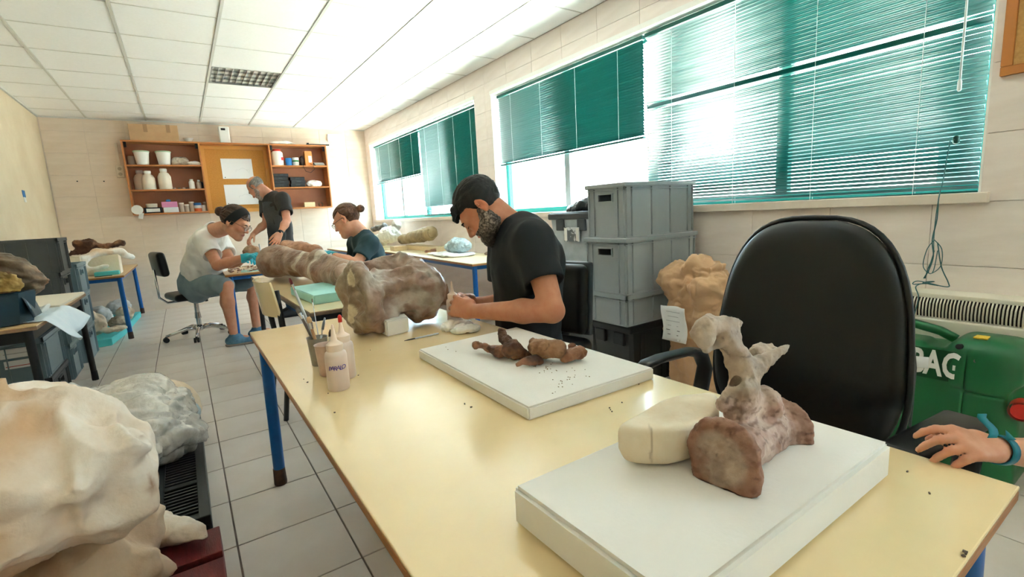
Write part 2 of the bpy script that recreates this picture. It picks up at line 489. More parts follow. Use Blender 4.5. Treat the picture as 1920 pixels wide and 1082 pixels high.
# ---- recessed ceiling light with a louvre
m_alu = mat('bright louvre metal', 'b9babb', .22, metal=1.)
m_lin = mat('lamp housing grey', '8d8d8c', .4)
x0, x1, y0, y1 = cx0+2*CT+.012, cx0+3*CT-.012, cy0+CT+.006, cy0+2*CT-.006
lt = empty('ceiling_light', ((x0+x1)/2, (y0+y1)/2, CH), 0, 'square recessed ceiling light with a bright metal louvre, switched off', 'ceiling light')
mx, my = (x0+x1)/2, (y0+y1)/2; hx, hy = (x1-x0)/2, (y1-y0)/2
MB().box2((-hx, -hy, .085), (hx, hy, .095)).box2((-hx, -hy, 0), (-hx+.008, hy, .085)).box2((hx-.008, -hy, 0), (hx, hy, .085)).box2((-hx, -hy, 0), (hx, -hy+.008, .085)).box2((-hx, hy-.008, 0), (hx, hy, .085)).build('housing', m_lin, lt)
for i in range(4):
    y = -hy+.01+(2*hy-.02)*(i+.5)/4
    MB().cyl((-hx+.02, y, .068), (hx-.02, y, .068), .008).build('lamp_tube', m_white, lt, smooth=True)
    if i: shared_box('louvre_rail', (-hx+.008, y-(hy)/4-.002, .004), (hx-.008, y-hy/4+.002, .045), m_alu, lt)
for i in range(1, 10):
    x = -hx+2*hx*i/10
    shared_box('louvre_blade', (x-.0016, -hy+.008, .006), (x+.0016, hy-.008, .04), m_alu, lt)

# ---- windows: teal frames, panes, sills
m_glass = bpy.data.materials.new('window glass'); m_glass.use_nodes = True
_t = m_glass.node_tree; _t.nodes.clear(); _o = _t.nodes.new('ShaderNodeOutputMaterial'); _mx = _t.nodes.new('ShaderNodeMixShader')
_tr = _t.nodes.new('ShaderNodeBsdfTransparent'); _tr.inputs[0].default_value = (.93, .97, .96, 1); _gl = _t.nodes.new('ShaderNodeBsdfGlossy'); _gl.inputs['Roughness'].default_value = .02
_mx.inputs[0].default_value = .06; _t.links.new(_tr.outputs[0], _mx.inputs[1]); _t.links.new(_gl.outputs[0], _mx.inputs[2]); _t.links.new(_mx.outputs[0], _o.inputs[0])
def window(name, y0, y1, z0, z1, mulls, sill=True, x=WX+.17):
    r = empty(name, (x, (y0+y1)/2, z0)); r['kind'] = 'structure'
    yc = (y0+y1)/2; H = z1-z0; a, b = y0-yc, y1-yc; t = .045
    for nm, p, q in (('frame_head', (-.025, a, H-t), (.025, b, H)), ('frame_foot', (-.025, a, 0), (.025, b, t)), ('frame_side', (-.025, a, t), (.025, a+t, H-t)), ('frame_side', (-.025, b-t, t), (.025, b, H-t))):
        MB().box2(p, q, .004).build(nm, m_teal, r)
    cuts = [a+t]+[m-yc for m, wd, mm in mulls]+[b-t]
    for m, wd, mm in mulls: MB().box2((-.024, m-yc-wd/2, t), (.024, m-yc+wd/2, H-t), .003).build('mullion', mm, r)
    for c, d in zip(cuts[:-1], cuts[1:]): shared_box('pane', (-.003, c, t), (.003, d, H-t), m_glass, r)
    # bright plaster lining of the opening
    MB().box2((-.17+.002, a-.006, -.04), (.1, a+.008, H)).build('jamb', m_white, r); MB().box2((-.17+.002, b-.008, -.04), (.1, b+.006, H)).build('jamb', m_white, r)
    MB().box2((-.180, a, H-.006), (.10, b, H+.03)).build('lintel', m_white, r)
    if sill: MB().box2((-.20, a-.03, -.045), (.14, b+.03, 0), .004).build('window_sill', m_sill, r)
    return r
grm = mat('grey window mullion', 'a9b2b4', .4)
window('window_1', 4.735, 8.27, 1.09, 2.325, [(5.6, .05, m_teal), (6.47, .07, m_teal), (7.35, .06, grm)])
window('window_2', .617, 4.405, 1.09, 2.30, [(1.52, .07, m_slatd), (2.46, .10, m_white), (3.42, .07, grm)])
window('fill_window', -2.3, -1.2, 1.09, 2.30, [(-1.75, .06, m_teal)])  # unseen window, added to fill the room with light from behind the camera

# ---- outside: bright paved yard, low sunlit wall, neighbouring house in shade
m_yard = mat('pale concrete yard', 'cfc8bc', .9, 'bdb6aa', 2)
m_gwall = mat('white garden wall paint', 'efece4', .8, 'e4dfd4', 3)
m_house = mat('dark green building render', '24403e', .9, '1c3433', 2)
struct('ground', MB().box2((WX+.28, -14, -.35), (30, 24, -.25)), m_yard)
struct('wall_outside', MB().box2((6.2, 1.75, -.25), (6.4, 24, 1.52), .02), m_gwall)
nb = empty('house', (12, 1.5, -.25), 0, 'plain dark green neighbouring building across the yard behind the right blind', 'house')
MB().box2((0, -9, 0), (5, 4.6, 3.6)).build('wall', m_house, nb); MB().box2((-.3, -9.3, 3.6), (5.3, 4.9, 3.8)).build('roof', m_gwall, nb)

# ---- venetian blinds
_sl = {}
def slat_mesh(L, wd=.0255):
    k = round(L, 3)
    if k not in _sl:
        b = MB()
        def f(u, v):
            s = (v-.5); return (s*wd, (u-.5)*L, .0022*(1-4*s*s))
        b.grid(f, 1, 4, .0005); me = b.mesh('slat'); me.materials.append(m_slat); me.shade_smooth(); _sl[k] = me
    return _sl[k]
def blind(label, y0, y1, zt, zb, tilt, pitch=.0195, x=WX+.075, ladders=3, stack=0, wand=None, fray=0, bottom_tilt=0., droop=None):
    L = y1-y0; yc = (y0+y1)/2
    r = empty('venetian_blind', (x, yc, zt), 0, label, 'blind', 'teal venetian blinds along the window wall')
    MB().box2((-.018, -L/2, -.028), (.018, L/2, 0), .003).build('headrail', m_slatd, r)
    z = -.042; n = int((zt-zb-.03-stack*.0045)/pitch)
    rnd = random.Random(int(y0*100))
    for i in range(n+stack):
        o = bpy.data.objects.new('slat', slat_mesh(L-.01)); COL.objects.link(o); o.parent = r
        if i < n: zz = z-i*pitch; ti = tilt+rnd.uniform(-.03, .03)
        else: zz = z-n*pitch-(i-n)*.0045; ti = .1
        rx = rnd.uniform(-.0012, .0012)
        if droop and i in droop: ti += droop[i]
        if fray and i >= n-fray:
            q = (i-n+fray+1)/fray; rx += .05*q*rnd.uniform(.3, 1); ti *= .4; zz -= .004*q
        o.location = (0, rnd.uniform(-.003, .003), zz); o.rotation_euler = (rx, ti, 0)
    zbr = z-n*pitch-stack*.0045-.008
    b = MB().box2((-.013, -L/2, -.008), (.013, L/2, .008), .003).build('bottom_rail', m_slatd, r); b.location = (0, 0, zbr); b.rotation_euler = (bottom_tilt, 0, 0)
    for k in range(ladders):
        yy = -L/2+L*(k+.5)/ladders if ladders > 2 else (-L*.36 if k == 0 else L*.36)
        MB().tube([(-.0145, yy, -.02), (-.0145, yy, zbr)], .0013, 5).build('ladder_cord', m_cord, r)
        MB().tube([(.0145, yy, -.02), (.0145, yy, zbr)], .0013, 5).build('ladder_cord', m_cord, r)
    if wand is not None:
        MB().tube([(-.03, wand, -.02), (-.035, wand, -.72)], .0045, 8).build('wand', m_cord, r, smooth=True)
        MB().lathe([(.004, 0), (.008, .006), (.0075, .04), (.004, .05)], (-.035, wand, -.765), 10).build('wand_handle', m_cord, r, smooth=True)
    return r
blind('pale green blind at the far end, half raised above the bare panes', 6.43, 8.24, 2.30, 1.69, 1.02, ladders=4)
blind('long green blind with broken bent bottom slats, beside the far window pier', 4.75, 6.40, 2.30, 1.12, .92, ladders=4, fray=5)
blind('dark green half-raised blind behind the head of the seated man', 2.47, 4.38, 2.285, 1.60, .86, ladders=4)
b4 = blind('widest teal blind with glowing slats, lowered to the sill behind the crates', .64, 2.45, 2.285, 1.10, .62, ladders=4, wand=-.82, bottom_tilt=-.006, droop={22: -.3, 23: .4, 24: -.3})
# lift cord of that blind, knotted and hanging down over the sill to the heater
pc = MB()
P = [at(1782, 262, x=2.83), at(1775, 300, x=2.83), at(1768, 340, x=2.80), at(1760, 372, x=2.735), at(1757, 410, x=2.735), at(1748, 450, x=2.74), at(1750, 480, x=2.74), at(1742, 505, x=2.74), at(1732, 522, x=2.745)]
pc.tube(curve(P), .0024, 6); pc.tube(curve([p+np.array([0, .006*math.sin(i*2.1), 0]) for i, p in enumerate(P[3:])]), .0018, 6)
for q in ((1752, 1738, 1731, 1748, 1758), (1752, 1766, 1763, 1741, 1752)):
    pc.tube(curve([at(q[0], 450, x=2.74), at(q[1], 468, x=2.74), at(q[2], 500, x=2.742), at(q[3], 512, x=2.742), at(q[4], 470, x=2.74)]), .0017, 6)
pc.tube(curve([at(1758, 455, x=2.74), at(1765, 500, x=2.74), at(1778, 530, x=2.74), at(1776, 538, x=2.73), at(1740, 532, x=2.73), at(1712, 533, x=2.73), at(1722, 527, x=2.73), at(1762, 536, x=2.73), at(1730, 530, x=2.72), at(1752, 528, x=2.72), at(1718, 536, x=2.72), at(1722, 560, x=2.63), at(1708, 610, x=2.60)]), .0022, 6)
tag(pc.build('blind_cord', m_cordt, None, smooth=True), 'tangled grey-green pull cord hanging over the right sill onto the heater', 'cord')
ck = MB().lathe([(.001, 0), (.012, .005), (.011, .03), (.004, .036)], tuple(at(1793, 262, x=2.825)-np.array([0, 0, .018])), 10)
tag(ck.build('cord_tassel', m_slat, None, smooth=True), 'small teal plastic tassel in front of the right blind near the wand', 'tassel')
# ================================================================== furniture
m_cream = mat('cream laminate', 'efd8ab', .20, 'e7cc9a', 3.5, .6, .02, 200, spec=.6, coat=.6)
m_cream2 = mat('pale cream laminate', 'ecdcb4', .28, 'e2cfa3', 3.5, .6)
m_tan = mat('tan table laminate', 'd8b98c', .35, 'c9a877', 5, .6)
m_edge = mat('brown wooden edge', 'a9713f', .45, '8c5a2f', 30, .7, stretch=(1, 12, 12))
m_edge2 = mat('grey brown table edge', '8a7460', .5, '75604d', 20)
m_blue = mat('blue painted steel', '0d5ca8', .35, '0a4f93', 20, .5, spec=.5)
m_bluer = mat('rusty blue foot', '5a3f30', .7, '3d2c26', 25)
m_redp = mat('red plastic', 'd8352c', .35)
m_black = mat('black painted metal', '1a1a1c', .4)
m_blackp = mat('black plastic', '1c1d20', .42)
m_leather = mat('black leatherette', '0a0a0b', .36, '101012', 6, .5, .06, 300, spec=.45)
m_chrome = mat('chrome', 'd8d8d8', .12, metal=1.)
m_rub = mat('black rubber', '121212', .6)
TZ = .68

def table(label, x, y, lx, ly, rz=0, z=TZ, top=m_cream, edge=m_edge, legm=m_blue, apron=.035, legr=.022, inset=.045, group=None, legs=(1, 1, 1, 1), foot=True, thick=.024, splay=.01):
    r = empty('table', (x, y, 0), rz, label, 'table', group)
    hx, hy = lx/2, ly/2
    MB().box((0, 0, z-.003), (lx, ly, .006), .002).build('tabletop', top, r)
    MB().box((0, 0, z-.0062-(thick-.006)/2), (lx, ly, thick-.0064), .003).build('edge_band', edge, r)
    a = MB(); zt = z-thick; ix, iy = hx-inset, hy-inset
    for s in (-1, 1):
        a.box2((-ix, s*iy-.012, zt-apron), (ix, s*iy+.012, zt)); a.box2((s*ix-.012, -iy, zt-apron), (s*ix+.012, iy, zt))
    a.build('frame', legm, r)
    k = 0
    for sx in (-1, 1):
        for sy in (-1, 1):
            if legs[k]:
                p = np.array([sx*ix, sy*iy, 0]); q = p+np.array([sx*splay, sy*splay, 0]); u = q+(p-q)*.075/zt; u[2] = .075
                g = MB().cyl((p[0], p[1], zt), tuple(u), legr, n=18).build('leg', legm, r, smooth=True, angle=40)
                if foot: MB().lathe([(legr+.002, .001), (legr+.003, .01), (legr+.001, .074)], (q[0], q[1], 0), 18).build('foot_cap', m_bluer if legm is m_blue else m_rub, g, smooth=True, angle=40)
            k += 1
    return r
# the big work table in front, x .19-.97, y .14-2.25
table('long cream work table with blue tubular legs and a brown edge in the middle foreground', .575, 1.20, .79, 2.12, 0, legr=.023)
table('cream table under the long fossil bone, between the near table and the woman in white', .80, 3.63, .68, 2.22, .01, top=m_cream, edge=m_edge2, legm=m_black, apron=.045, legr=.018)
table('tan-topped blue-legged work table strewn with scraps in front of the woman in white', .86, 5.62, 1.14, .90, -.02, top=m_tan, edge=m_edge)
table('pale cream table with a blue frame along the window wall behind the bearded man', 2.42, 5.08, .58, 2.78, -.05, top=m_cream2, edge=m_edge)
table('pale table with blue legs in the far corner under the half raised blind', 2.32, 7.42, .80, 1.60, 0, top=m_cream2, edge=m_edge)
table('tan table with blue legs in the back left corner, plaster blocks on top', -.91, 7.40, .72, 1.96, 0, top=m_tan, edge=m_edge)
table('low-edged table with black legs by the left wall, draped with white sheeting', -.965, 4.11, .60, 1.54, 0, top=m_tan, edge=mat('raw chipboard edge', 'a5866a', .7, '8f7157', 30), legm=m_black, apron=.06, legr=.019)

# ---- school chair tucked under the second table
def school_chair(loc, rz):
    r = empty('school_chair', loc, rz, 'small school chair with cream back and black frame pushed under the second table', 'chair')
    # faces +x ; back at x=-.2
    def back(u, v):
        y = (u-.5)*.40; z = .60+v*.20; rr = 1-.10*abs(2*v-1)**4
        return (-.20-.055*(1-(2*u-1)**2)-.03*v, y*rr, z)
    MB().grid(back, 12, 6, .012).build('backrest', m_cream, r, smooth=True, angle=50)
    def seat(u, v): return (-.17+u*.37, (v-.5)*.38*(1-.08*abs(2*u-1)**3), .41+.02*abs(2*v-1)**2-.015*u)
    MB().grid(seat, 10, 10, .012).build('seat', m_cream, r, smooth=True, angle=50)
    for s in (-1, 1):
        MB().tube([(-.21, s*.175, .75), (-.20, s*.175, .55), (-.185, s*.18, .42), (-.25, s*.20, .0)], [.017, .017, .015, .014], 10, flat=1.).build('leg', m_black, r, smooth=True)
        MB().tube([(-.18, s*.18, .40), (.14, s*.18, .39), (.20, s*.20, 0)], .013, 10).build('leg', m_black, r, smooth=True)
    MB().tube([(-.18, -.18, .395), (-.18, .18, .395)], .010, 8).tube([(.14, -.18, .385), (.14, .18, .385)], .010, 8).build('crossbar', m_black, r, smooth=True)
    return r
school_chair((.60, 3.16, 0), .03)

# ---- swivel chairs
def swivel_base(r, h=.40, rad=.29, m=None, caster=True, n=5, a0=.3):
    m = m or m_chrome
    MB().cyl((0, 0, .09), (0, 0, h), .022).cyl((0, 0, .20), (0, 0, .26), .03, .025).build('column', m, r, smooth=True, angle=40)
    MB().lathe([(.03, .07), (.045, .08), (.045, .115), (.03, .13)], (0, 0, 0), 16).build('hub', m, r, smooth=True, angle=40)
    for i in range(n):
        a = a0+2*PI*i/n; c, s = math.cos(a), math.sin(a)
        g = MB().tube([(c*.02, s*.02, .10), (c*.12, s*.12, .105), (c*rad*.8, s*rad*.8, .075), (c*rad, s*rad, .062)], [.022, .02, .015, .011], 10).build('base_arm', m, r, smooth=True)
        if caster:
            b = MB()
            for t in (-1, 1):
                p = np.array([c*rad, s*rad, .026]); q = np.array([-s, c, 0])*.012*t
                b.cyl(tuple(p+q*.4), tuple(p+q*1.9), .0255, n=14)
            b.box((c*rad, s*rad, .045), (.02, .02, .03), .006)
            b.build('caster', m_rub, g, smooth=True, angle=40)
def cushion(c, d, bulge, name, m, parent, R=None, rad=.05, h=.008):
    """soft rounded pad"""
    d = np.array(d, float); s = SDF(-d/2-.05, d/2+.05, h)
    s.rbox((0, 0, 0), d, rad=rad, k=0)
    def dis(P, N): return bulge*np.prod([1-np.minimum(1, (2*P[:, i]/d[i])**2) for i in range(3) if d[i] > .12], axis=0)
    T = Matrix.Translation(tuple(c)) @ (R.to_4x4() if R is not None else Matrix.Identity(4))
    return surf(name, s, m, parent, 2, dis, M=T)
# stool-chair of the woman in white : chrome base, black seat and backrest, at (0.03, 5.95)
def work_chair():
    r = empty('swivel_chair', (.03, 5.95, 0), .25, 'swivel work chair with chrome star base and black padding under the woman in white', 'chair')
    swivel_base(r, .42, .30, a0=.55)
    cushion((0, 0, .45), (.44, .42, .07), .01, 'seat', m_leather, r, rad=.032)
    cushion((-.26, 0, .79), (.07, .34, .24), .012, 'backrest', m_leather, r, Matrix.Rotation(-.10, 3, 'Y'), rad=.03)
    MB().tube([(-.04, 0, .40), (-.24, 0, .40), (-.30, 0, .46), (-.31, 0, .74)], .011, 10).build('back_strut', m_chrome, r, smooth=True)
    MB().tube([(.02, -.02, .405), (.05, -.16, .395)], .005, 8).lathe([(.001, 0), (.018, .004), (.014, .03), (.001, .034)], (.05, -.17, .378), 12).build('height_lever', m_blackp, r, smooth=True)
    return r
work_chair()
# black office chair of the bearded man (seen behind his back)
def man_chair():
    r = empty('office_chair', (1.385, 1.92, 0), PI+.25, 'black office chair behind the back of the bearded man', 'chair')
    swivel_base(r, .38, .28, m_blackp, a0=.2)
    cushion((.02, 0, .43), (.45, .46, .08), .012, 'seat', m_leather, r, rad=.035)
    b = cushion((-.215, 0, .655), (.07, .37, .36), .012, 'backrest', m_leather, r, Matrix.Rotation(-.06, 3, 'Y'), rad=.033)
    sh = SDF((-.05, -.26, -.24), (.05, .26, .24), .008); sh.rbox((0, 0, 0), (.03, .39, .38), rad=.012, k=0)
    surf('back_shell', sh, mat('grey black plastic shell', '3a4148', .3), r, 1, M=Matrix.Translation((-.255, 0, .655)) @ Matrix.Rotation(-.06, 4, 'Y'))
    MB().tube([(-.05, 0, .38), (-.26, 0, .39), (-.285, 0, .46), (-.28, 0, .66)], .02, 10, flat=1.6).build('back_strut', m_blackp, r, smooth=True)
    return r
man_chair()
# big black chair in the foreground
def big_chair():
    c = np.array([1.255, .585, 0])
    yaw = math.atan2(.10, -.99)
    r = empty('office_chair', c, yaw, 'large black leatherette office chair with tall smooth back beside the near table', 'chair')
    # local: +x = facing direction, origin under the back's centre
    s = SDF((-.16, -.32, -.36), (.12, .32, .36), .007)
    def shape(X, Y, Z):
        zz = Z/.288; wv = .232-.030*np.clip(zz, -1, 1)-.02*np.clip(-zz-.3, 0, 1)
        q = (np.abs(Y)/wv)**3.0+(np.abs(Z)/.288)**3.0
        e = (q**(1/3.0)-1)*.22
        th = .030+.022*np.clip(1-q, 0, 1)
        curve = .22*Y*Y+.10*(Z+.05)**2
        d = np.maximum(np.abs(X-curve)-th, e)
        hh = np.maximum(.05-np.abs((np.abs(X-curve)-th)-e), 0)
        return d+hh*hh/.2
    s.fn(shape, 0, 'add')
    T = Matrix.Translation((0, 0, .775)) @ Matrix.Rotation(-.13, 4, 'Y')
    surf('backrest', s, m_leather, r, 2, M=T)
    pp = []
    for i in range(48):
        a = 2*PI*i/48; ca, sa = math.cos(a), math.sin(a)
        z = .288*math.copysign(abs(sa)**(2/3.0), sa); wv = .232-.030*max(-1, min(1, z/.288))
        y = wv*math.copysign(abs(ca)**(2/3.0), ca)
        pp.append(T @ Vector((.22*y*y+.10*(z+.05)**2-.006, y*1.006, z*1.006)))
    MB().tube([tuple(p) for p in pp], .0065, 8, closed=True).build('piping', m_blackp, r, smooth=True)
    cushion((.25, 0, .455), (.45, .48, .09), .015, 'seat', m_leather, r, rad=.045)
    b = MB(); b.box((-.03, 0, .55), (.03, .09, .30), .01, ry=-.13); b.box((.08, 0, .41), (.30, .12, .03), .01); b.build('back_bracket', m_blackp, r)
    for t, zo in ((1, 0), (-1, .0)):
        # closed loop armrest with a flat pad
        y = -t*.325
        zt = .655
        dx = -.09
        pts = [(.20, y*.8, .43), (.08+dx, y, .50), (.055+dx, y, zt-.06), (.075+dx, y, zt-.015), (.12+dx, y, zt), (.24+dx, y, zt), (.315+dx, y, zt-.012), (.34+dx, y, zt-.04), (.335+dx, y, zt-.10), (.30+dx, y, .49), (.24, y*.8, .43)]
        MB().tube(pts, [.026]*11, 12, flat=.36).build('armrest', m_blackp, r, smooth=True)
        if t == 1: MB().tube([(.085+dx, y, zt+.004), (.12+dx, y, zt+.009), (.24+dx, y, zt+.010), (.30+dx, y, zt+.003), (.33+dx, y, zt-.012)], [.022, .027, .027, .027, .022], 12, flat=.25).build('armrest_pad', m_leather, r, smooth=True)
        else: MB().box((.115, y, zt+.010), (.26, .075, .022), .010).build('armrest_pad', m_leather, r, smooth=True)
        MB().box((.22, y*.72, .435), (.16, .10, .02), .005).build('armrest_foot', m_blackp, r)
    bb = empty('star_base', (.22, 0, 0)); bb.parent = r
    for i in range(5):
        a = .3+2*PI*i/5; c_, s_ = math.cos(a), math.sin(a)
        MB().tube([(c_*.02, s_*.02, .10), (c_*.15, s_*.15, .10), (c_*.29, s_*.29, .062)], [.024, .02, .012], 10).cyl((c_*.29-s_*.014, s_*.29+c_*.014, .027), (c_*.29+s_*.014, s_*.29-c_*.014, .027), .026).build('base_arm', m_blackp, bb, smooth=True, angle=40)
    MB().cyl((0, 0, .07), (0, 0, .42), .025).build('column', m_blackp, bb, smooth=True, angle=40)
    return r
big_chair()

# ---- wall shelf with cork board
m_wood = mat('orange beech shelf', 'c2804a', .4, 'b06f3c', 4, .7, stretch=(1, 1, 6))
m_woodin = mat('shelf back panel', 'ae7350', .5, 'a1664a', 4, .7)
m_cork = mat('cork board', 'c98f45', .85, 'b87d36', 60, .7, .2, 200)
X0, X1, X2, X3 = -.495, .375, 1.24, 2.075
SZ0, SZ1, SD = 1.33, 2.30, .26
yb = BY; yf = BY-SD
sh = empty('wall_shelf', ((X0+X3)/2, BY, SZ0), 0, 'long orange wooden wall shelf with a cork board in its middle', 'shelf')
sc = np.array([(X0+X3)/2, BY, SZ0])
def sbox(nm, a, b, m, bev=.002): return MB().box2(np.array(a)-sc, np.array(b)-sc, bev).build(nm, m, sh)
t = .02
sbox('top_board', (X0, yf, SZ1-t), (X3, yb, SZ1), m_wood)
for (a, b) in ((X0, X1), (X2, X3)):
    sbox('bottom_board', (a, yf, SZ0), (b, yb, SZ0+t), m_wood)
    sbox('back_panel', (a+t, yb-.008, SZ0+t), (b-t, yb-.001, SZ1-t), m_woodin, 0)
    for s_ in ((a, a+t), (b-t, b)): sbox('side_board', (s_[0], yf, SZ0+t), (s_[1], yb, SZ1-t), m_wood)
    for k in (1, 2): sbox('shelf_board', (a+t, yf+.004, SZ0+k*(SZ1-SZ0)/3-t/2), (b-t, yb, SZ0+k*(SZ1-SZ0)/3+t/2), m_wood)
    for c_ in (a+t+.02, b-t-.02): sbox('corner_bracket', (c_-.015, yf+.02, SZ1-t-.07), (c_+.015, yf+.05, SZ1-t), m_black)
sbox('cork_panel', (X1, yb-.05, SZ0+.02), (X2, yb-.02, SZ1-t), m_cork)
mfr = mat('board frame beech', 'cf9448', .4)
for a, b in (((X1, yb-.065, SZ0-.01), (X2, yb-.02, SZ0+.04)), ((X1, yb-.065, SZ1-t-.05), (X2, yb-.02, SZ1-t)), ((X1, yb-.065, SZ0+.04), (X1+.05, yb-.02, SZ1-t-.05)), ((X2-.05, yb-.065, SZ0+.04), (X2, yb-.02, SZ1-t-.05))):
    sbox('board_frame', a, b, mfr)
SL = [SZ0+t, SZ0+(SZ1-SZ0)/3+t/2, SZ0+2*(SZ1-SZ0)/3+t/2, SZ1]   # standing heights: bottom, middle, top shelf, top board

# ---- small cork board at the right edge of the frame, on the window wall
cb = empty('cork_board', (WX, .28, 1.56), 0, 'cork notice board in an orange wooden frame on the wall right of the window', 'notice board')
MB().box2((-.012, -.29, 0), (-.001, .29, .75)).build('cork', mat('notice cork', 'd1a566', .9, 'bf9152', 80, .8, .2, 200), cb)
for a, b in (((-.022, -.31, -.02), (-.001, .31, .015)), ((-.022, -.31, .74), (-.001, .31, .775)), ((-.022, .275, .015), (-.001, .31, .74)), ((-.022, -.31, .015), (-.001, -.275, .74))):
    MB().box2(a, b, .003).build('frame', mat('orange frame', 'c07a3a', .4), cb)
for p in ((.235, .075), (.248, .035)): MB().lathe([(.001, 0), (.009, .002), (.007, .008), (.001, .010)], (0, 0, 0), 12).build('push_pin', m_white, cb, smooth=True)
for i, o in enumerate([c for c in cb.children if c.name.startswith('push_pin')]):
    o.location = (-.013, (.215, .235)[i], (.085, .045)[i]); o.rotation_euler = (0, -PI/2, 0)

# ---- heater (long convector) on the window wall
m_heat = mat('cream heater enamel', 'e3dccb', .4)
ht = empty('convector_heater', (WX, -.35, .10), 0, 'long cream convector heater with a slotted top grille below the right window', 'heater')
L0, L1, D = -1.5, 1.36, .15
MB().box2((-D, L0, 0), (-.002, L1, .46), .008).build('casing', m_heat, ht)
MB().box2((-D+.02, L0+.02, .545), (-.002, L1-.02, .565), .004).box2((-.02, L0, .46), (-.002, L1, .56)).build('top_plate', m_heat, ht)
MB().box2((-D+.03, L0+.01, .461), (-.021, L1-.01, .545)).build('grille_back', mat('dark grille gap', '3c332d', .8), ht)
sl_ = None
for i in range(int((L1-L0-.05)/.0115)):
    if i > 290: break
    y = L1-.02-i*.0115
    if sl_ is None:
        b = MB().tube([(-D+.008, 0, .462), (-D+.002, 0, .49), (-D+.006, 0, .525), (-D+.03, 0, .555)], [.0030]*4, 6, flat=1.); me = b.mesh('grille_bar'); me.materials.append(m_heat); sl_ = me
    o = bpy.data.objects.new('grille_bar', sl_); COL.objects.link(o); o.parent = ht; o.location = (0, y, 0)
# ================================================================== things on the wall shelf
def on(cx, row, cy=None): return (cx, (yf+yb)/2 if cy is None else cy, SL[row]+.0006)
m_pail = mat('white pail plastic', 'e9e8e3', .4); m_jug = mat('milky jug plastic', 'e3d8c8', .35, 'd8ccba', 6); m_lidg = mat('pale green lid', 'b9cdb0', .5)
m_amber = mat('clear jar glassy', 'c9b5a2', .2, alpha=.8); m_tins = mat('white tin', 'e6e6e6', .4)
def lathed(name, label, cat, p, prof, m, parts=(), group=None, n=20):
    r = empty(name, p, 0, label, cat, group)
    MB().lathe(prof, (0, 0, 0), n).build('body', m, r, smooth=True, angle=45)
    for (nm, pr, mm) in parts: MB().lathe(pr, (0, 0, 0), n).build(nm, mm, r, smooth=True, angle=45)
    return r
yfr = yf+.10
for i, (x, lb_) in enumerate(((-.30, 'white pail with a pale rim on the top left shelf, nearer the wall socket'), (-.06, 'white pail with a pale rim on the top left shelf, nearer the cork board'))):
    lathed('pail', lb_, 'bucket', on(x, 2, yfr), [(.065, 0), (.085, .165), (.088, .17)], m_pail, (('lid', [(.091, .168), (.092, .182), (.085, .186), (.001, .186)], m_lidg),), 'white pails on the top left shelf')
lathed('glass_jar', 'hazy glass jar at the left end of the top left shelf', 'jar', on(-.42, 2, yfr+.08), [(.04, 0), (.045, .01), (.045, .12), (.035, .13)], m_amber)
rc = lambda name, label, cat, c, d, col, rz=0, bev=.004: tag(place(MB().box((0, 0, d[2]/2), d, bev).build(name, mat('box '+col, col, .6)), c, rz), label, cat)
def blob(name, label, cat, c, r_, col, seed, amp=.02, rough=.5):
    s = SDF(-np.array(r_)-.04, np.array(r_)+.04, .009); s.ell((0, 0, 0), r_, 0); s.ell((r_[0]*.4, 0, r_[2]*.2), (r_[0]*.5, r_[1]*.6, r_[2]*.7), .02)
    o = surf(name, s, mat('blob '+col, col, rough, bump=.4, bscale=50), None, 1, lambda P, N: fbm(P, 14, seed, 4)*amp, zmin=-r_[2]*.75); o.location = (c[0], c[1], c[2]+r_[2]*.75+.0005); return tag(o, label, cat)
blob('bag_of_scraps', 'clear bag of scraps on the top left shelf beside the pails', 'bag', on(.12, 2, yfr+.02), (.085, .07, .07), 'c9bcab', 3, .02, .25)
blob('white_packet', 'small white packet on the top left shelf', 'packet', on(.275, 2, yfr-.03), (.08, .05, .032), 'ece9e4', 4, .01)
jp = [(.075, 0), (.08, .01), (.08, .15), (.06, .19), (.038, .205), (.036, .215)]
for i, (x, y_, hs, lb_) in enumerate(((-.27, yfr-.02, 1., 'square-shouldered milky jug at the front left of the middle left shelf'), (-.09, yfr-.02, 1.12, 'tallest milky plastic jug on the middle left shelf'), (-.36, yfr+.12, 1.08, 'milky jug at the back left of the middle left shelf'))):
    lathed('plastic_jug', lb_, 'jug', on(x, 1, y_), [(a*.95, b*hs) for a, b in jp], m_jug, (('cap', [(.042, .212*hs), (.042, .245*hs), (.036, .25*hs), (.001, .25*hs)], m_pail),), 'milky jugs on the middle left shelf')
lathed('white_bottle', 'white bottle at the right end of the middle left shelf', 'bottle', on(.215, 1, yfr), [(.03, 0), (.035, .01), (.035, .10), (.02, .115)], m_pail, (('cap', [(.022, .112), (.022, .135), (.001, .136)], m_pail),))
lathed('clear_bottle', 'cloudy small bottle beside the white bottle, right end of the middle left shelf', 'bottle', on(.30, 1, yfr), [(.028, 0), (.03, .01), (.03, .09), (.014, .105)], m_amber, (('cap', [(.016, .10), (.016, .125), (.001, .126)], m_pail),))
blob('blue_cloth', 'dark blue cloth at the right end of the middle left shelf', 'cloth', on(.315, 1, yfr+.09), (.04, .04, .07), '23365c', 6)
rnd = random.Random(5)
for i, x in enumerate((.0, .06, .11, .15)): blob('small_stone', 'small grey stone lying %s on the middle left shelf' % ('closest to the tall jug', 'second after the tall jug', 'third after the tall jug', 'closest to the white bottle')[i], 'stone', on(x, 1, yfr-.03), (.022, .018, .012), ('9b8d84', '7e726b', 'b6a9a0', '5a524e')[i], 9+i, .004)
tr = empty('paper_roll', on(-.44, 0, yf+.05), 0, 'round white roll hanging over the lower left corner of the shelf', 'roll')
MB().tube([(0, -.062, .05), (0, -.03, .05)], .062, 28).build('roll', m_pail, tr, smooth=True, angle=50); MB().box((.03, -.050, -.03), (.05, .004, .08), .001, ry=.3).build('loose_end', m_pail, tr)
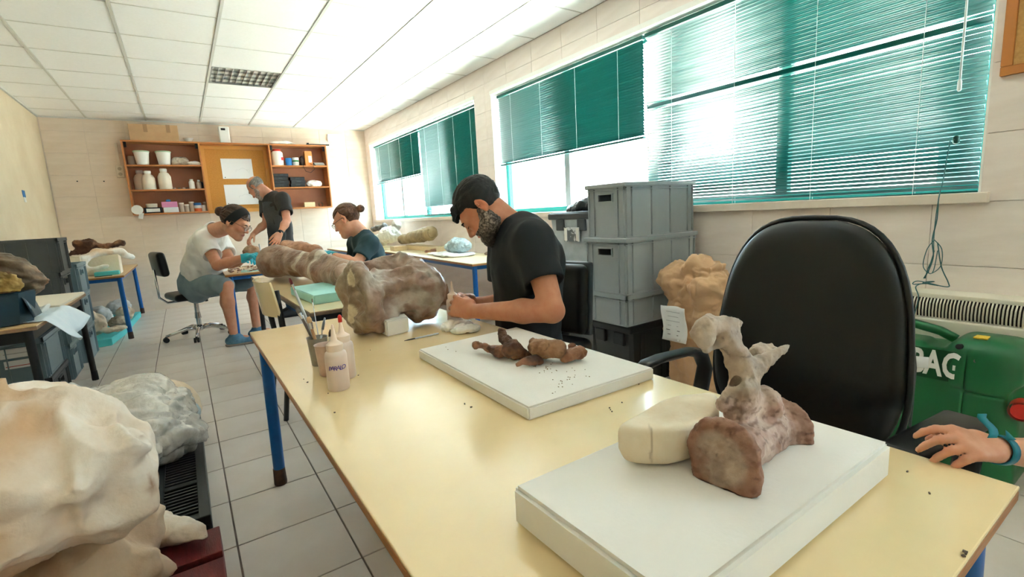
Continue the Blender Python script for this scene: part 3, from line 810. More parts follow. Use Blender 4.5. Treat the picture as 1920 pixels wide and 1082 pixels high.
rc('black_box', 'flat black box with a white label on the bottom left shelf', 'box', on(-.27, 0, yfr-.02), (.20, .12, .075), '1d1f24'); MB().box((-.27, yfr-.0815, SL[0]+.038), (.15, .002, .045)).build('paper_label', m_white, bpy.data.objects['black_box']).matrix_parent_inverse = Matrix.Translation(Vector((-.27, yfr-.02, SL[0]+.0006))).inverted()
lathed('cream_lid_tub', 'round cream tub on top of the flat black box', 'tub', (-.28, yfr-.02, SL[0]+.0765), [(.06, 0), (.065, .03), (.065, .05), (.001, .052)], m_jug)
rc('white_box', 'small white box beside the flat black box, pink box on top', 'box', on(-.07, 0, yfr-.02), (.17, .11, .07), 'e6e8ee'); rc('pink_box', 'pink box stacked on the small white box', 'box', (-.08, yfr-.02, SL[0]+.0715), (.18, .11, .075), 'd98cb6')
blob('blue_trinket', 'little bright blue object on top of the pink box', 'trinket', (-.09, yfr-.02, SL[0]+.147), (.03, .02, .018), '3f8fd0', 12, .003)
for i, (x, h_, lb_) in enumerate(((.055, .11, 'tall murky jar next to the pink box'), (.115, .085, 'short cloudy jar right of the tall murky one'), (.175, .12, 'narrow cloudy jar left of the blue and orange tin'))):
    lathed('glass_jar', lb_, 'jar', on(x, 0, yfr), [(.028, 0), (.03, .006), (.03, h_)], m_amber, (('lid', [(.031, h_), (.031, h_+.02), (.001, h_+.021)], m_jug),), 'jars on the bottom left shelf')
tn = lathed('paint_tin', 'blue, white and orange tin on the bottom left shelf', 'tin', on(.245, 0, yfr-.02), [(.045, 0), (.046, .003), (.046, .045)], mat('orange tin band', 'd9622f', .4), (('white_band', [(.0462, .045), (.0462, .085)], m_tins), ('blue_band', [(.0464, .085), (.0464, .12), (.001, .121)], mat('blue tin band', '2a6fb5', .4))))
lathed('white_bottle', 'white container with a dark spot at the right of the blue and orange tin', 'bottle', on(.315, 0, yfr-.01), [(.026, 0), (.028, .005), (.028, .085), (.001, .087)], m_pail)
lathed('glass_jar', 'tall pale jar at the right end of the bottom left shelf', 'jar', on(.338, 0, yfr+.09), [(.02, 0), (.022, .006), (.022, .12)], m_amber, (('lid', [(.023, .12), (.023, .135), (.001, .136)], m_jug),))
# right half
rb = lathed('white_drum', 'large white drum with a red cap on the top right shelf', 'drum', on(1.365, 2, yfr), [(.075, 0), (.08, .01), (.08, .19), (.06, .215)], m_pail, (('cap', [(.055, .215), (.055, .24), (.001, .241)], m_redp),))
MB().box((.055, -.066, .10), (.045, .004, .045), .001, rx=0).build('red_label', m_redp, rb).rotation_euler = (0, 0, 0)
lathed('blue_can', 'bright blue can beside the large white drum', 'can', on(1.515, 2, yfr-.02), [(.045, 0), (.046, .005), (.046, .10), (.04, .115), (.001, .116)], mat('blue can', '2c7fc9', .4))
lathed('white_can', 'white can with a green ring on the top right shelf', 'can', on(1.62, 2, yfr), [(.045, 0), (.046, .005), (.046, .125), (.001, .126)], m_pail, (('green_ring', [(.0465, .06), (.0465, .085)], mat('green ring', '3a8c50', .5)),))
ob = rc('orange_box', 'tall orange and white carton with a dark strap on the top right shelf', 'carton', on(1.80, 2, yfr-.02), (.11, .08, .22), 'd9884a', .1)
MB().box((.02, -.0415, .10), (.05, .002, .10)).build('white_panel', m_pail, ob)
blob('black_pouch', 'dark brown pouch leaning beside the orange carton', 'pouch', on(1.71, 2, yfr), (.04, .04, .09), '3a2a26', 14, .01)
tag(MB().tube([(1.72, yf+.06, SL[2]+.03), (1.70, yf-.01, SL[2]-.02), (1.73, yf-.012, SL[2]-.09), (1.80, yf-.012, SL[2]-.11), (1.86, yf-.012, SL[2]-.06), (1.85, yf-.01, SL[2]+.01), (1.82, yf+.04, SL[2]+.03)], .004, 6).build('hanging_cable', m_black, None, smooth=True), 'thin black cable loop hanging from the top right shelf', 'cable')
for i in range(3): rc('flat_case', 'thin grey case, %s of the three at the right end of the top right shelf' % ('lowest', 'middle', 'uppermost')[i], 'case', (1.97-.01*i, yfr, SL[2]+.0006+i*.0165), (.15, .11, .016), ('7e8489', 'b9bcbf', '9ba1a6')[i])
k_ = 0
for sx_, nn in ((1.36, 4), (1.60, 3)):
    for i in range(nn):
        o = rc('black_case', 'black plastic case in the %s pile on the middle right shelf, %s' % ('left' if nn == 4 else 'right', ('at the bottom', 'second from below', 'third from below', 'at the top')[i]), 'case', (sx_+(.012 if i % 2 else 0), yfr-.01, SL[1]+.0006+i*.0505), (.21, .13, .05), '24272b'); MB().box((0, -.068, .03), (.06, .008, .012), .002).build('latch', mat('case latch', '3b3f44', .4), o)
        o['group'] = 'black cases on the middle right shelf'
blob('white_bag', 'white crumpled bag on the middle right shelf', 'bag', on(1.85, 1, yfr-.01), (.12, .07, .055), 'eeeae6', 20, .02)
lathed('white_bottle', 'lilac-white bottle on the bottom right shelf beside the standing man', 'bottle', on(1.30, 0, yfr), [(.03, 0), (.03, .12), (.02, .14), (.001, .141)], mat('lilac plastic', 'd8cfe0', .5))
rc('cream_box', 'cream cardboard box on the bottom right shelf', 'box', on(1.74, 0, yfr-.02), (.16, .09, .075), 'e3cfa6')
o = MB().tube([(0, -.045, .035), (0, .02, .035)], .034, 20, cap=False).tube([(0, .02, .035), (0, -.045, .035)], .022, 20, cap=False).build('tape_roll', mat('tape roll', 'b9a58c', .5), None, smooth=True, angle=50); o.location = on(1.91, 0, yfr-.02); tag(o, 'roll of tape at the right end of the bottom right shelf', 'tape')
# on top of the shelf and on the wall
bx = empty('cardboard_box', (-.12, yf+.13, SZ1+.0006), 0, 'brown cardboard box with two strips of tape on top of the shelf', 'box')
m_card = mat('cardboard', 'c4a078', .7, 'b8946c', 6)
MB().box((0, 0, .105), (.54, .22, .21), .003).build('carton', m_card, bx)
for x in (-.09, .16): MB().box((x, -.1112, .16), (.045, .002, .10)).box((x, 0, .2112), (.045, .22, .0015)).build('tape_strip', mat('brown tape', '9c7a55', .4), bx)
lathed('white_bowl', 'small white bowl on top of the shelf right of the cardboard box', 'bowl', (.255, yf+.08, SZ1+.0006), [(.025, 0), (.03, .004), (.062, .05), (.066, .052), (.058, .048), (.02, .008), (.001, .007)], m_pail)
dp = empty('dispenser', (.70, yf+.10, SZ1+.0006), 0, 'tall white dispenser box standing on top of the shelf above the cork board', 'dispenser')
MB().box((0, 0, .115), (.13, .10, .23), .012).build('case', m_pail, dp); MB().box((-.01, -.051, .19), (.055, .004, .028), .004).build('dark_window', m_black, dp)
blob('white_towels', 'low heap of white towels on top of the shelf at its right part', 'towels', (1.46, yf+.10, SZ1), (.19, .09, .028), 'efece8', 22, .012)
tag(MB().box((1.97, yf+.06, SZ1+.012), (.34, .03, .018), .003).box((1.82, yf+.06, SZ1+.028), (.03, .03, .018), .003).build('metal_rail', m_black), 'thin black rail lying on the right end of the shelf top', 'rail')
el = empty('emergency_lamp', (2.29, BY, 2.39), 0, 'small white emergency lamp box on the back wall right of the shelf', 'lamp')
MB().box((0, -.03, .06), (.24, .055, .12), .010).build('housing', m_pail, el); MB().box((0, -.0595, .055), (.20, .006, .07), .003).build('diffuser', mat('lamp diffuser', 'fafafa', .3), el)
so = empty('wall_socket', (-.565, BY, 1.86), 0, 'cream double wall socket with a cable duct beside the left end of the shelf', 'socket')
MB().box((.0, -.018, .06), (.085, .034, .16), .006).build('plate', m_jug, so); MB().box2((-.012, -.02, .145), (.016, -.001, .43), .003).build('cable_duct', m_jug, so)
for z in (.025, .095): MB().cyl((0, -.034, z), (0, -.037, z), .022, n=18).build('outlet', mat('outlet shade', 'b5a892', .5), so)
def sheet_(name, label, x0, x1, z0, z1, m, yy=BY-.0512):
    o = MB().box2((x0, yy-.0015, z0), (x1, yy, z1)).build(name, m); tag(o, label, 'paper'); return o
m_pap2 = mat('drawing paper', 'e9eaee', .7); m_pencil = mat('faint pencil', 'b5b8c0', .8)
for (x0_, x1_, z0_, z1_, lb_) in ((.615, 1.02, 1.81, 2.10, 'upper white sheet with a faint sketch pinned on the cork board'), (.61, 1.05, 1.43, 1.725, 'lower white sheet with a faint sketch pinned on the cork board')):
    o = sheet_('drawing_sheet', lb_, x0_, x1_, z0_, z1_, m_pap2)
    cx_, cz_ = x0_+.27, z0_+.11
    MB().tube([(cx_+.09*math.cos(a), BY-.0530, cz_+.035*math.sin(a)+.01*math.sin(5*a)) for a in np.linspace(.2, 3.3, 12)], .0012, 4).tube([(cx_+.05, BY-.0530, cz_+.02), (cx_+.08, BY-.0530, cz_-.02), (cx_+.10, BY-.0530, cz_+.01)], .0012, 4).build('sketch_line', m_pencil, o)
    p_ = MB().lathe([(.001, 0), (.007, .001), (.005, .008), (.001, .009)], (0, 0, 0), 10).build('push_pin', m_black, o); p_.location = (x0_+.03, BY-.053, z0_+.02); p_.rotation_euler = (PI/2, 0, 0)
tg = empty('wall_tag', (LX, 7.05, 1.48), 0, 'small blue and white tag on the left wall', 'tag')
MB().box2((0, -.05, .05), (.004, .05, .12)).build('blue_part', mat('blue tag', '3b7fc0', .5), tg); MB().box2((0, -.035, .0), (.004, .045, .05)).build('white_part', m_pail, tg)
for i, (px, py) in enumerate(((145, 340), (195, 340))):
    p = at(px, py, y=BY); o = MB().tube([(0, 0, 0), (0, -.012, 0)], .008, 10).build('wall_plug', m_black); o.location = p; tag(o, 'dark wall plug on the back wall, %s of the two' % ('nearer the room corner' if i == 0 else 'nearer the shelf'), 'wall plug')
# ================================================================== crates
m_cr = mat('grey crate plastic', 'a0a8ad', .36, '939ba1', 5, .5, spec=.5)
m_crd = mat('dark grey crate plastic', '4b4f53', .42, '414549', 5, .5)
m_crb = mat('blue grey crate plastic', '7b909b', .4, '6d818c', 5, .5)
m_bin = mat('black storage bin', '26282b', .4)
def crate(label, x0, x1, y0, y1, z0, z1, m=m_cr, lid=False, hole=True, group=None, rz=0, low=False, ribs=(3, 2), name='storage_crate'):
    cx, cy = (x0+x1)/2, (y0+y1)/2
    r = empty(name, (cx, cy, z0), rz, label, 'crate', group)
    lx, ly, h = x1-x0, y1-y0, z1-z0-.001; t = .006; ax, ay = lx/2-.016, ly/2-.016
    b = MB().box2((-ax, -ay, 0), (ax, ay, .008))
    hz0, hz1, hw = h-.10, h-.062, .055
    for s in (-1, 1):
        b.box2((-ax, s*ay-t/2, .004), (ax, s*ay+t/2, h))
        if hole:
            xx = s*ax
            b.box2((xx-t/2, -ay, .004), (xx+t/2, ay, hz0)); b.box2((xx-t/2, -ay, hz1), (xx+t/2, ay, h))
            b.box2((xx-t/2, -ay, hz0), (xx+t/2, -hw, hz1)); b.box2((xx-t/2, hw, hz0), (xx+t/2, ay, hz1))
        else: b.box2((s*ax-t/2, -ay, .004), (s*ax+t/2, ay, h))
    b.build('body', m, r)
    # rims : top and bottom bands standing proud
    for nm_, za, zb, e in (('rim', h-.026, h, .016), ('rim_bead', h-.040, h-.034, .013), ('base_rim', 0, .010, .006)):
        rm = MB()
        for s in (-1, 1):
            rm.box2((-ax-e, s*(ay+t/2), za), (ax+e, s*(ay+e), zb)); rm.box2((s*(ax+t/2), -ay-e, za), (s*(ax+e), ay+e, zb))
        rm.build(nm_, m, r)
    nx, ny = ribs
    for s in (-1, 1):
        xs = [-ax+.004, -ax+.05]+[(-ax+.05)+(2*ax-.10)*i/nx for i in range(1, nx)]+[ax-.05, ax-.004]
        for q in xs: shared_box('rib', (q-.003, s*(ay+.001), .008), (q+.003, s*(ay+.013), h-.026), m, r)
        ys_ = [-ay+.004, -ay+.05, ay-.05, ay-.004]
        for q in ys_: shared_box('rib', (s*(ax+.001), q-.003, .008), (s*(ax+.013), q+.003, h-.026), m, r)
    if hole:
        for s in (-1, 1):
            f = MB(); xx = s*(ax+.006)
            f.box2((xx-.008, -hw-.006, hz1), (xx+.008, hw+.006, hz1+.006)).box2((xx-.008, -hw-.006, hz0-.006), (xx+.008, hw+.006, hz0)).box2((xx-.008, -hw-.006, hz0), (xx+.008, -hw, hz1)).box2((xx-.008, hw, hz0), (xx+.008, hw+.006, hz1))
            f.build('handle', m, r)
    if lid:
        MB().box2((-lx/2-.004, -ly/2-.004, h-.022), (lx/2+.004, ly/2+.004, h+.001), .004).build('lid', m, r)
    return r
G1 = 'grey crates stacked beside the bearded man'
crate('topmost large grey crate of the near stack below the wide teal blind', 2.095, 2.735, 1.95, 2.275, .928, 1.245, m_cr, lid=True, group=G1)
crate('middle large grey crate of the near stack, under the topmost one', 2.08, 2.735, 1.935, 2.285, .597, .927, m_cr, lid=True, group=G1)
crate('shallow grey crate of the near stack resting on the black bin', 2.085, 2.735, 1.94, 2.28, .405, .596, m_cr, hole=False, group=G1)
def bin_(label, x0, x1, y0, y1, z0, z1, m=m_bin, lidm=m_bin, nub=True):
    cx, cy = (x0+x1)/2, (y0+y1)/2; r = empty('storage_bin', (cx, cy, z0), 0, label, 'storage bin')
    hx, hy, h = (x1-x0)/2, (y1-y0)/2, z1-z0-.002
    def ring(k, z, e): return [(-hx*k+e, -hy*k, z), (hx*k-e, -hy*k, z), (hx*k, -hy*k+e, z), (hx*k, hy*k-e, z), (hx*k-e, hy*k, z), (-hx*k+e, hy*k, z), (-hx*k, hy*k-e, z), (-hx*k, -hy*k+e, z)]
    b = MB(); V = ring(.86, 0, .02)+ring(.95, h-.05, .02)
    b._add(V, [tuple(range(7, -1, -1)), tuple(range(8, 16))]+[(i, (i+1) % 8, 8+(i+1) % 8, 8+i) for i in range(8)])
    b.build('body', m, r)
    MB().box2((-hx, -hy, h-.052), (hx, hy, h-.004), .012).box2((-hx*.93, -hy*.93, h-.006), (hx*.93, hy*.93, h), .003).build('lid', lidm, r)
    for s in (-.45, .45):
        MB().box2((-hx-.004, s*hy-.04, h-.13), (-hx+.028, s*hy+.04, h-.05), .006).build('latch', lidm, r)
    for s in (-.6, 0, .6): MB().box2((s*hx-.02, -hy*.95-.003, .03), (s*hx+.02, -hy*.87, h-.06), .004).build('rib', m, r)
    return r
bin_('large black storage bin at the floor under the near crate stack', 2.12, 2.74, 1.95, 2.30, 0, .404)
# second stack, behind
m_clear = mat('cloudy translucent box', 'c9d2d8', .25, 'aeb8be', 9, .8, alpha=.93)
bin_('black storage bin on the floor behind the near stack', 2.26, 2.76, 2.40, 2.90, 0, .36, m_crd, m_crd)
bin_('dark grey storage bin, second from the floor in the rear stack', 2.28, 2.76, 2.40, 2.90, .361, .71, m_bin, m_crd)
cl = bin_('cloudy clear plastic box with a grey lid on top of the rear stack', 2.29, 2.76, 2.40, 2.91, .711, 1.088, m_clear, m_crd)
lb = MB().box2((-.243, -.10, .17), (-.236, .06, .27)).build('label', mat('box label print', 'dfe3e6', .5, '6f757a', 14, 1, ramp=(.5, .52)), cl)
for q, w_ in ((-.085, .03), (.04, .03)): MB().box2((-.2445, q-w_/2, .175), (-.2431, q+w_/2, .265)).build('white_strip', m_white, cl)

# ---- left stacks
G2 = 'grey crates stacked along the left wall'
crate('topmost dark grey crate in the back left stack, behind the amber-brown fossil', -1.26, -.78, 4.98, 5.36, .845, 1.105, m_crd, hole=False, group=G2)
crate('dark crate directly under the topmost one in the left stack', -1.26, -.80, 4.98, 5.38, .56, .844, m_crd, group=G2)
crate('blue-grey crate third from the top of the left stack', -1.26, -.82, 4.98, 5.38, .281, .559, m_crb, group=G2)
crate('blue-grey crate at the floor of the left stack behind the black table leg', -1.26, -.83, 4.98, 5.38, 0, .28, m_crb, group=G2)
for i, (a, b_, w_) in enumerate(((0, .30, 'floor'), (.301, .60, 'middle'), (.601, .87, 'top'))):
    crate('blue-grey slotted crate at the %s of the stack nearest the plaster blocks' % w_, -1.26, -.80+.01*i, 5.55, 6.05, a, b_, m_crb, group=G2)
c1 = crate('lower dark grey crate under the black-legged table', -1.27, -.80, 4.12, 4.66, 0, .235, m_crd, group=G2)
c2 = crate('blue-grey crate with two paper labels under the black-legged table', -1.27, -.80, 4.10, 4.66, .236, .50, m_crb, hole=False, group=G2)
m_paper = mat('white paper', 'eef0f2', .7)
m_redink = mat('red ink', 'b8323a', .6); m_ink = mat('dark ink', '2a2c38', .6); m_purple = mat('purple ink', '4a3a9a', .6)
def text(name, s, size, loc, rot, m, parent, ext=.0006, shear=0., bold=0.):
    cu = bpy.data.curves.new(name, 'FONT'); cu.body = s; cu.size = size; cu.extrude = ext; cu.align_x = 'CENTER'; cu.align_y = 'CENTER'; cu.shear = shear; cu.offset = bold; cu.resolution_u = 3
    o = bpy.data.objects.new(name, cu); COL.objects.link(o)
    dg = bpy.context.evaluated_depsgraph_get(); me = bpy.data.meshes.new_from_object(o.evaluated_get(dg)); bpy.data.objects.remove(o)
    me.materials.clear(); me.materials.append(m)
    o = bpy.data.objects.new(name, me); COL.objects.link(o); o.parent = parent; o.location = tuple(loc); o.rotation_euler = rot
    return o
for (x, z, w_, h_) in ((.09, .19, .15, .06), (.10, .12, .12, .05)):
    MB().box2((x-w_/2, -.273, z-h_/2), (x+w_/2, -.2705, z+h_/2)).build('paper_label', m_paper, c2)
for z in (.19, .112): MB().box2((.045, -.2742, z-.004), (.155, -.2732, z)).build('label_line', m_redink if z < .15 else mat('faint print', 'b9bcc2', .7), c2)

# ================================================================== paper sacks
m_kraft = mat('brown kraft paper', 'd6b08a', .55, 'c9a079', 6, .7, .35, 25)
def sack(label, c, d, Rz, lying=False, seed=0):
    s = SDF(-np.array(d)/2-.05, np.array(d)/2+.05, .008)
    dx, dy, dz = d
    s.rbox((0, 0, -.03), (dx, dy, dz-.10), .07 if not lying else .05, .0)
    if not lying: s.rbox((0, 0, dz*.36), (dx*.55, dy*.92, dz*.22), .02, .10)
    def dis(P, N):
        am = (.045+.045*sstep(P[:, 2], 0, dz*.4)) if not lying else .03
        return (crumple(P, 6.5, seed, 4)-.35)*am
    o = surf('paper_sack', s, m_kraft, None, 1, dis, M=Matrix.Rotation(Rz, 4, 'Z'))
    o.location = c; tag(o, label, 'sack'); return o
sk = sack('upright crumpled brown paper sack with a white label beside the crate stack', (2.36, 1.66, .405), (.22, .30, .78), -.15, seed=4)
MB().grid(lambda u, v: (-.152+.014*math.sin(u*7+1)*math.sin(v*5), .13-.16*u, -.06+.20*v), 8, 8, .002).build('paper_label', m_paper, sk, smooth=True)
for i in range(6): MB().box((-.158, .05, .11-.026*i), (.001, .09-.02*(i % 2), .0028)).build('label_writing', m_ink if i > 3 else mat('faint print', 'b9bcc2', .7), sk)
sack('flat brown paper sack lying on the floor below the upright sack', (2.02, 1.40, .075), (.34, .46, .15), .1, True, 9)

# ---- black crumpled bag on the clear box
s = SDF((2.28, 2.40, 1.05), (2.80, 2.95, 1.24), .006)
s.ell((2.50, 2.62, 1.115), (.14, .19, .055), 0).ell((2.47, 2.52, 1.135), (.10, .10, .045), .03).ell((2.52, 2.78, 1.10), (.11, .10, .03), .03); s.plane((0, 0, 1.0892), (0, 0, -1))
o = surf('plastic_bag', s, mat('shiny black bag', '20262b', .28, spec=.7), None, 1, lambda P, N: (crumple(P, 13, 3)-.4)*.03, zmin=1.0892)
tag(o, 'crumpled shiny black plastic bag lying on the clear lidded box', 'bag')

# ================================================================== green machine
m_green = mat('green machine plastic', '1f6b3f', .33, '1a5c36', 4, .6, spec=.55)
m_greend = mat('dark green panel', '124f2b', .4)
mc = empty('floor_machine', (2.47, .66, 0), 0, 'green wheeled plastic machine lettered BAG in front of the heater', 'machine')
s = SDF((-.20, -.42, -.01), (.20, .40, .64), .0065)
s.rbox((0, .06, .27), (.24, .60, .46), .05, 0)
s.rbox((0, -.185, .30), (.26, .22, .50), .06, .02)               # taller rounded right housing
s.ell((-.02, -.21, .50), (.10, .09, .06), .03)
s.rbox((-.01, .16, .49), (.13, .34, .05), .02, .02)
s.rbox((0, -.17, .05), (.27, .26, .10), .04, .02)
s.rbox((0, .28, .05), (.27, .16, .10), .03, .02)
# recesses
s.rbox((-.135, .005, .085), (.05, .06, .12), .015, .004, 'sub'); s.rbox((-.135, .09, .085), (.05, .06, .12), .015, .004, 'sub')
s.rbox((-.10, -.31, .34), (.20, .09, .13), .04, .01, 'sub')
s.rbox((-.128, -.15, .30), (.02, .006, .44), .001, .003, 'sub')
s.rbox((-.128, .10, .37), (.02, .50, .006), .001, .003, 'sub')
s.rbox((-.128, -.22, .36), (.02, .16, .006), .001, .003, 'sub')
s.plane((0, 0, .004), (0, 0, -1))
surf('body', s, m_green, mc, 1, None)
MB().tube([(-.02, .28, .50), (-.02, .27, .545), (-.02, .20, .575), (-.02, .06, .575), (-.02, -.04, .555), (-.02, -.09, .53)], [.018]*6, 12).build('carry_handle', m_green, mc, smooth=True)
MB().grid(lambda u, v: (-.1255, .06-.195*u, .385+.12*v), 1, 1, .002).build('name_panel', m_greend, mc)
text('lettering', 'BAG', .135, (-.1285, -.060, .445), (PI/2, 0, -PI/2), m_white, mc, .0012, bold=.004).scale = (.58, 1, 1)
MB().grid(lambda u, v: (-.1310-.002*math.sin(9*u), .045-.085*u, .415+.045*v+.01*u), 4, 2, .001).build('white_tape', m_paper, mc, smooth=True)
for (y, z) in ((-.175, .485), (-.17, .39), (-.175, .26)): MB().cyl((-.122, y, z), (-.131, y, z), .007, n=12).build('screw', m_chrome, mc)
MB().cyl((-.10, -.125, .525), (-.135, -.125, .53), .010, n=14).build('port', m_black, mc)
MB().tube([(-.09, -.30, .335), (-.145, -.305, .335)], .034, 20, cap=False).tube([(-.145, -.305, .335), (-.09, -.30, .335)], .027, 20, cap=True).build('red_nozzle', m_redp, mc, smooth=True, angle=50)
MB().box2((-.08, -.19, .556), (-.03, -.15, .562), .002).build('yellow_sticker', mat('yellow sticker', 'd9b637', .5), mc)
MB().cyl((-.105, -.20, .035), (-.14, -.20, .035), .010, n=12).build('drain_plug', m_black, mc)
MB().tube([at(1703, 608, x=2.33)-np.array([2.47, .66, 0]), at(1712, 640, x=2.28)-np.array([2.47, .66, 0]), at(1716, 690, x=2.27)-np.array([2.47, .66, 0]), at(1710, 760, x=2.28)-np.array([2.47, .66, 0]), at(1706, 800, x=2.30)-np.array([2.47, .66, 0])], .005, 8).build('cable', mat('grey cable', '50565a', .5), mc, smooth=True)

# ================================================================== things on the near table
Zt = TZ+.0002
m_foam = mat('white foam board', 'e9e6e2', .75, 'dedad4', 5, .5, .15, 150, sss=.0)
def slab(name, label, cat, pts, z0, z1, m, bev=.004, group=None, noise=.0015, seed=0):
    P = np.array([tuple(p_)[:2] for p_ in pts], float); c = P.mean(0); z = (z0+z1)/2
    bm = bmesh.new(); n = len(P)
    vb = [bm.verts.new((*(p-c), z0)) for p in P]; vt = [bm.verts.new((*(p-c), z1)) for p in P]
    bm.faces.new(vb[::-1]); bm.faces.new(vt)
    for i in range(n): bm.faces.new((vb[i], vb[(i+1) % n], vt[(i+1) % n], vt[i]))
    bmesh.ops.bevel(bm, geom=list(bm.edges), offset=bev, segments=2, affect='EDGES')
    bmesh.ops.recalc_face_normals(bm, faces=bm.faces)
    me = bpy.data.meshes.new(name); bm.to_mesh(me); bm.free(); _smooth_angle(me, 62)
    o = mkobj(name, me, m); o.location = (c[0], c[1], 0); tag(o, label, cat, group); return o
f1 = slab('foam_board', 'thin white foam board under the cluster of brown bones', 'foam board', [(.563, 1.392), (.945, 1.405), (.94, .787), (.553, .795)], TZ, TZ+.03, m_foam)
Fq = [at(960, 910, z=.738), at(1359, 738, z=.738), at(1672, 829, z=.738)]; Fq.append(Fq[0]+Fq[2]-Fq[1])
f2 = slab('foam_board', 'thick white foam slab under the pale vertebra nearest the camera', 'foam board', Fq, TZ, .738, m_foam, .006)
slab('foam_block', 'small white foam block wedged under the giant fossil vertebra', 'foam block', [at(690, 612, z=TZ), at(726, 632, z=TZ), at(768, 622, z=TZ), at(748, 598, z=TZ)], TZ, TZ+.06, m_foam, .005)

m_bot = mat('cloudy bottle plastic', 'f0ddd2', .3, 'e8d0c4', 5, .6, alpha=.78, spec=.5)
m_liq = mat('pinkish glue', 'd9b5a3', .3, alpha=.9)
m_cap = mat('ivory nozzle plastic', 'f0d9c6', .35)
def squeeze_bottle(label, p, R, H, tip=None, tilt=0, level=.5):
    r = empty('squeeze_bottle', (p[0], p[1], TZ), 0, label, 'bottle', 'squeeze bottles on the near table')
    r.rotation_euler = (0, tilt, 0)
    MB().lathe([(R*.90, 0), (R, .004), (R, H*.86), (R*.93, H*.93), (R*.66, H*.985), (R*.6, H)], (0, 0, 0), 28).build('body', m_bot, r, smooth=True, angle=50)
    MB().lathe([(R*.88, .004), (R*.93, .006), (R*.93, H*level)], (0, 0, 0), 24).build('contents', m_liq, r, smooth=True, angle=50)
    c = MB().lathe([(R*.74, H-.004), (R*.76, H), (R*.76, H+.014), (R*.55, H+.018), (R*.30, H+.024), (R*.20, H+.040), (R*.12, H+.062), (.0015, H+.066)], (0, 0, 0), 24).build('nozzle_cap', m_cap, r, smooth=True, angle=45)
    if tip is not None: MB().lathe([(R*.20, H+.052), (R*.20, H+.068), (R*.08, H+.073)], (0, 0, 0), 14).build('tip', tip, c, smooth=True)
    return r
b1 = squeeze_bottle('front squeeze bottle with purple handwriting, beside the brush cup', (.292, 1.290), .028, .108)
for i, ch in enumerate('PARALO'):
    a = math.atan2(-.9, -.25)+(-.62+.25*i)
    text('handwriting', ch, .0165, (.0286*math.cos(a), .0286*math.sin(a), .063+.001*(i % 2)), (PI/2, 0, a+PI/2), m_purple, b1, .0003, shear=.2)
squeeze_bottle('squeeze bottle with a bright red tip, just behind the handwritten one', (.333, 1.372), .028, .108, m_redp)
squeeze_bottle('tall squeeze bottle with a pointed nozzle beside the hands of the bearded man', (.848, 1.700), .026, .115, level=.55)
# cups and brushes
cup = empty('metal_cup', (.304, 1.558, TZ), 0, 'stained grey cup full of paint brushes near the far left table corner', 'cup')
m_cup = mat('stained grey cup', '9a948c', .35, '7c736a', 14, .9, metal=.3)
MB().lathe([(.022, 0), (.024, .002), (.030, .085), (.032, .088), (.0285, .086), (.022, .006)], (0, 0, 0), 24).build('body', m_cup, cup, smooth=True, angle=60)
cup2 = empty('plastic_cup', (.300, 1.435, TZ), 0, 'cloudy pinkish plastic cup between the brush cup and the squeeze bottles', 'cup')
MB().lathe([(.022, 0), (.024, .002), (.030, .088), (.032, .091), (.0288, .088), (.022, .006)], (0, 0, 0), 24).build('body', mat('pinkish cloudy cup', 'd8bcae', .3, 'bfa293', 20, .8, alpha=.85), cup2, smooth=True, angle=60)
m_silver = mat('brushed silver handle', 'b5b9bf', .3, metal=.7); m_wd = mat('plain wooden handle', 'b98c62', .5)
def brush(label, top, bot, r, hm, tipm, flat=1., tipl=.028, tw=1.5, ferr=True):
    top, bot = V3(top), V3(bot); c = bot; u = nrm(top-bot); L = np.linalg.norm(top-bot)
    o = empty('paint_brush', bot, 0, label, 'paint brush', 'brushes standing in the stained cup')
    MB().tube([u*0, u*L*.3, u*(L-tipl-.02)], [r*.5, r, r*.8], 10).build('handle', hm, o, smooth=True)
    if ferr: MB().tube([u*(L-tipl-.02), u*(L-tipl)], [r*.85, r*tw], 10, flat=flat).build('ferrule', m_chrome, o, smooth=True, angle=40)
    MB().tube([u*(L-tipl), u*(L-tipl*.4), u*L], [r*tw, r*tw*1.05, r*tw*.6], 10, flat=flat).build('bristles', tipm, o, smooth=True)
    return o
m_brist = mat('dark red bristles', '5e1c1e', .8); m_brist2 = mat('grey bristles', '77726b', .8)
cb0 = np.array([.304, 1.558, TZ+.006])
brush('long silver flat brush with dark red bristles leaning to the left out of the cup', at(543, 522, d=1.53), cb0+[.012, -.004, 0], .0048, m_silver, m_brist, .5, .022, 1.7)
brush('wooden brush with a fat pale handle in the stained cup', at(578, 594, d=1.52), cb0+[.006, .006, 0], .0060, m_wd, mat('pale bristles', 'c7a27a', .8), 1, .02, 1.2)
brush('thin wire-handled brush in the stained cup', at(585, 560, d=1.54), cb0+[.010, .010, 0], .0016, m_silver, m_brist2, 1, .012, 1.4)
brush('short grey spatula-ended brush in the stained cup', at(609, 596, d=1.50), cb0+[-.012, 0, 0], .0040, m_silver, mat('grey flat blade', '8f959c', .35, metal=.5), .35, .036, 2.4)
brush('dark stubby brush leaning furthest left in the stained cup', at(556, 577, d=1.53), cb0+[.014, .006, 0], .0050, mat('taupe handle', '6e6259', .6), m_brist2, 1, .02, 1.2)
brush('small brush with brown bristles behind the squeeze bottles', at(620, 618, d=1.44), (.300, 1.435, TZ+.008), .0045, m_wd, mat('brown bristles', '4c3a2e', .8), 1, .022, 1.2)
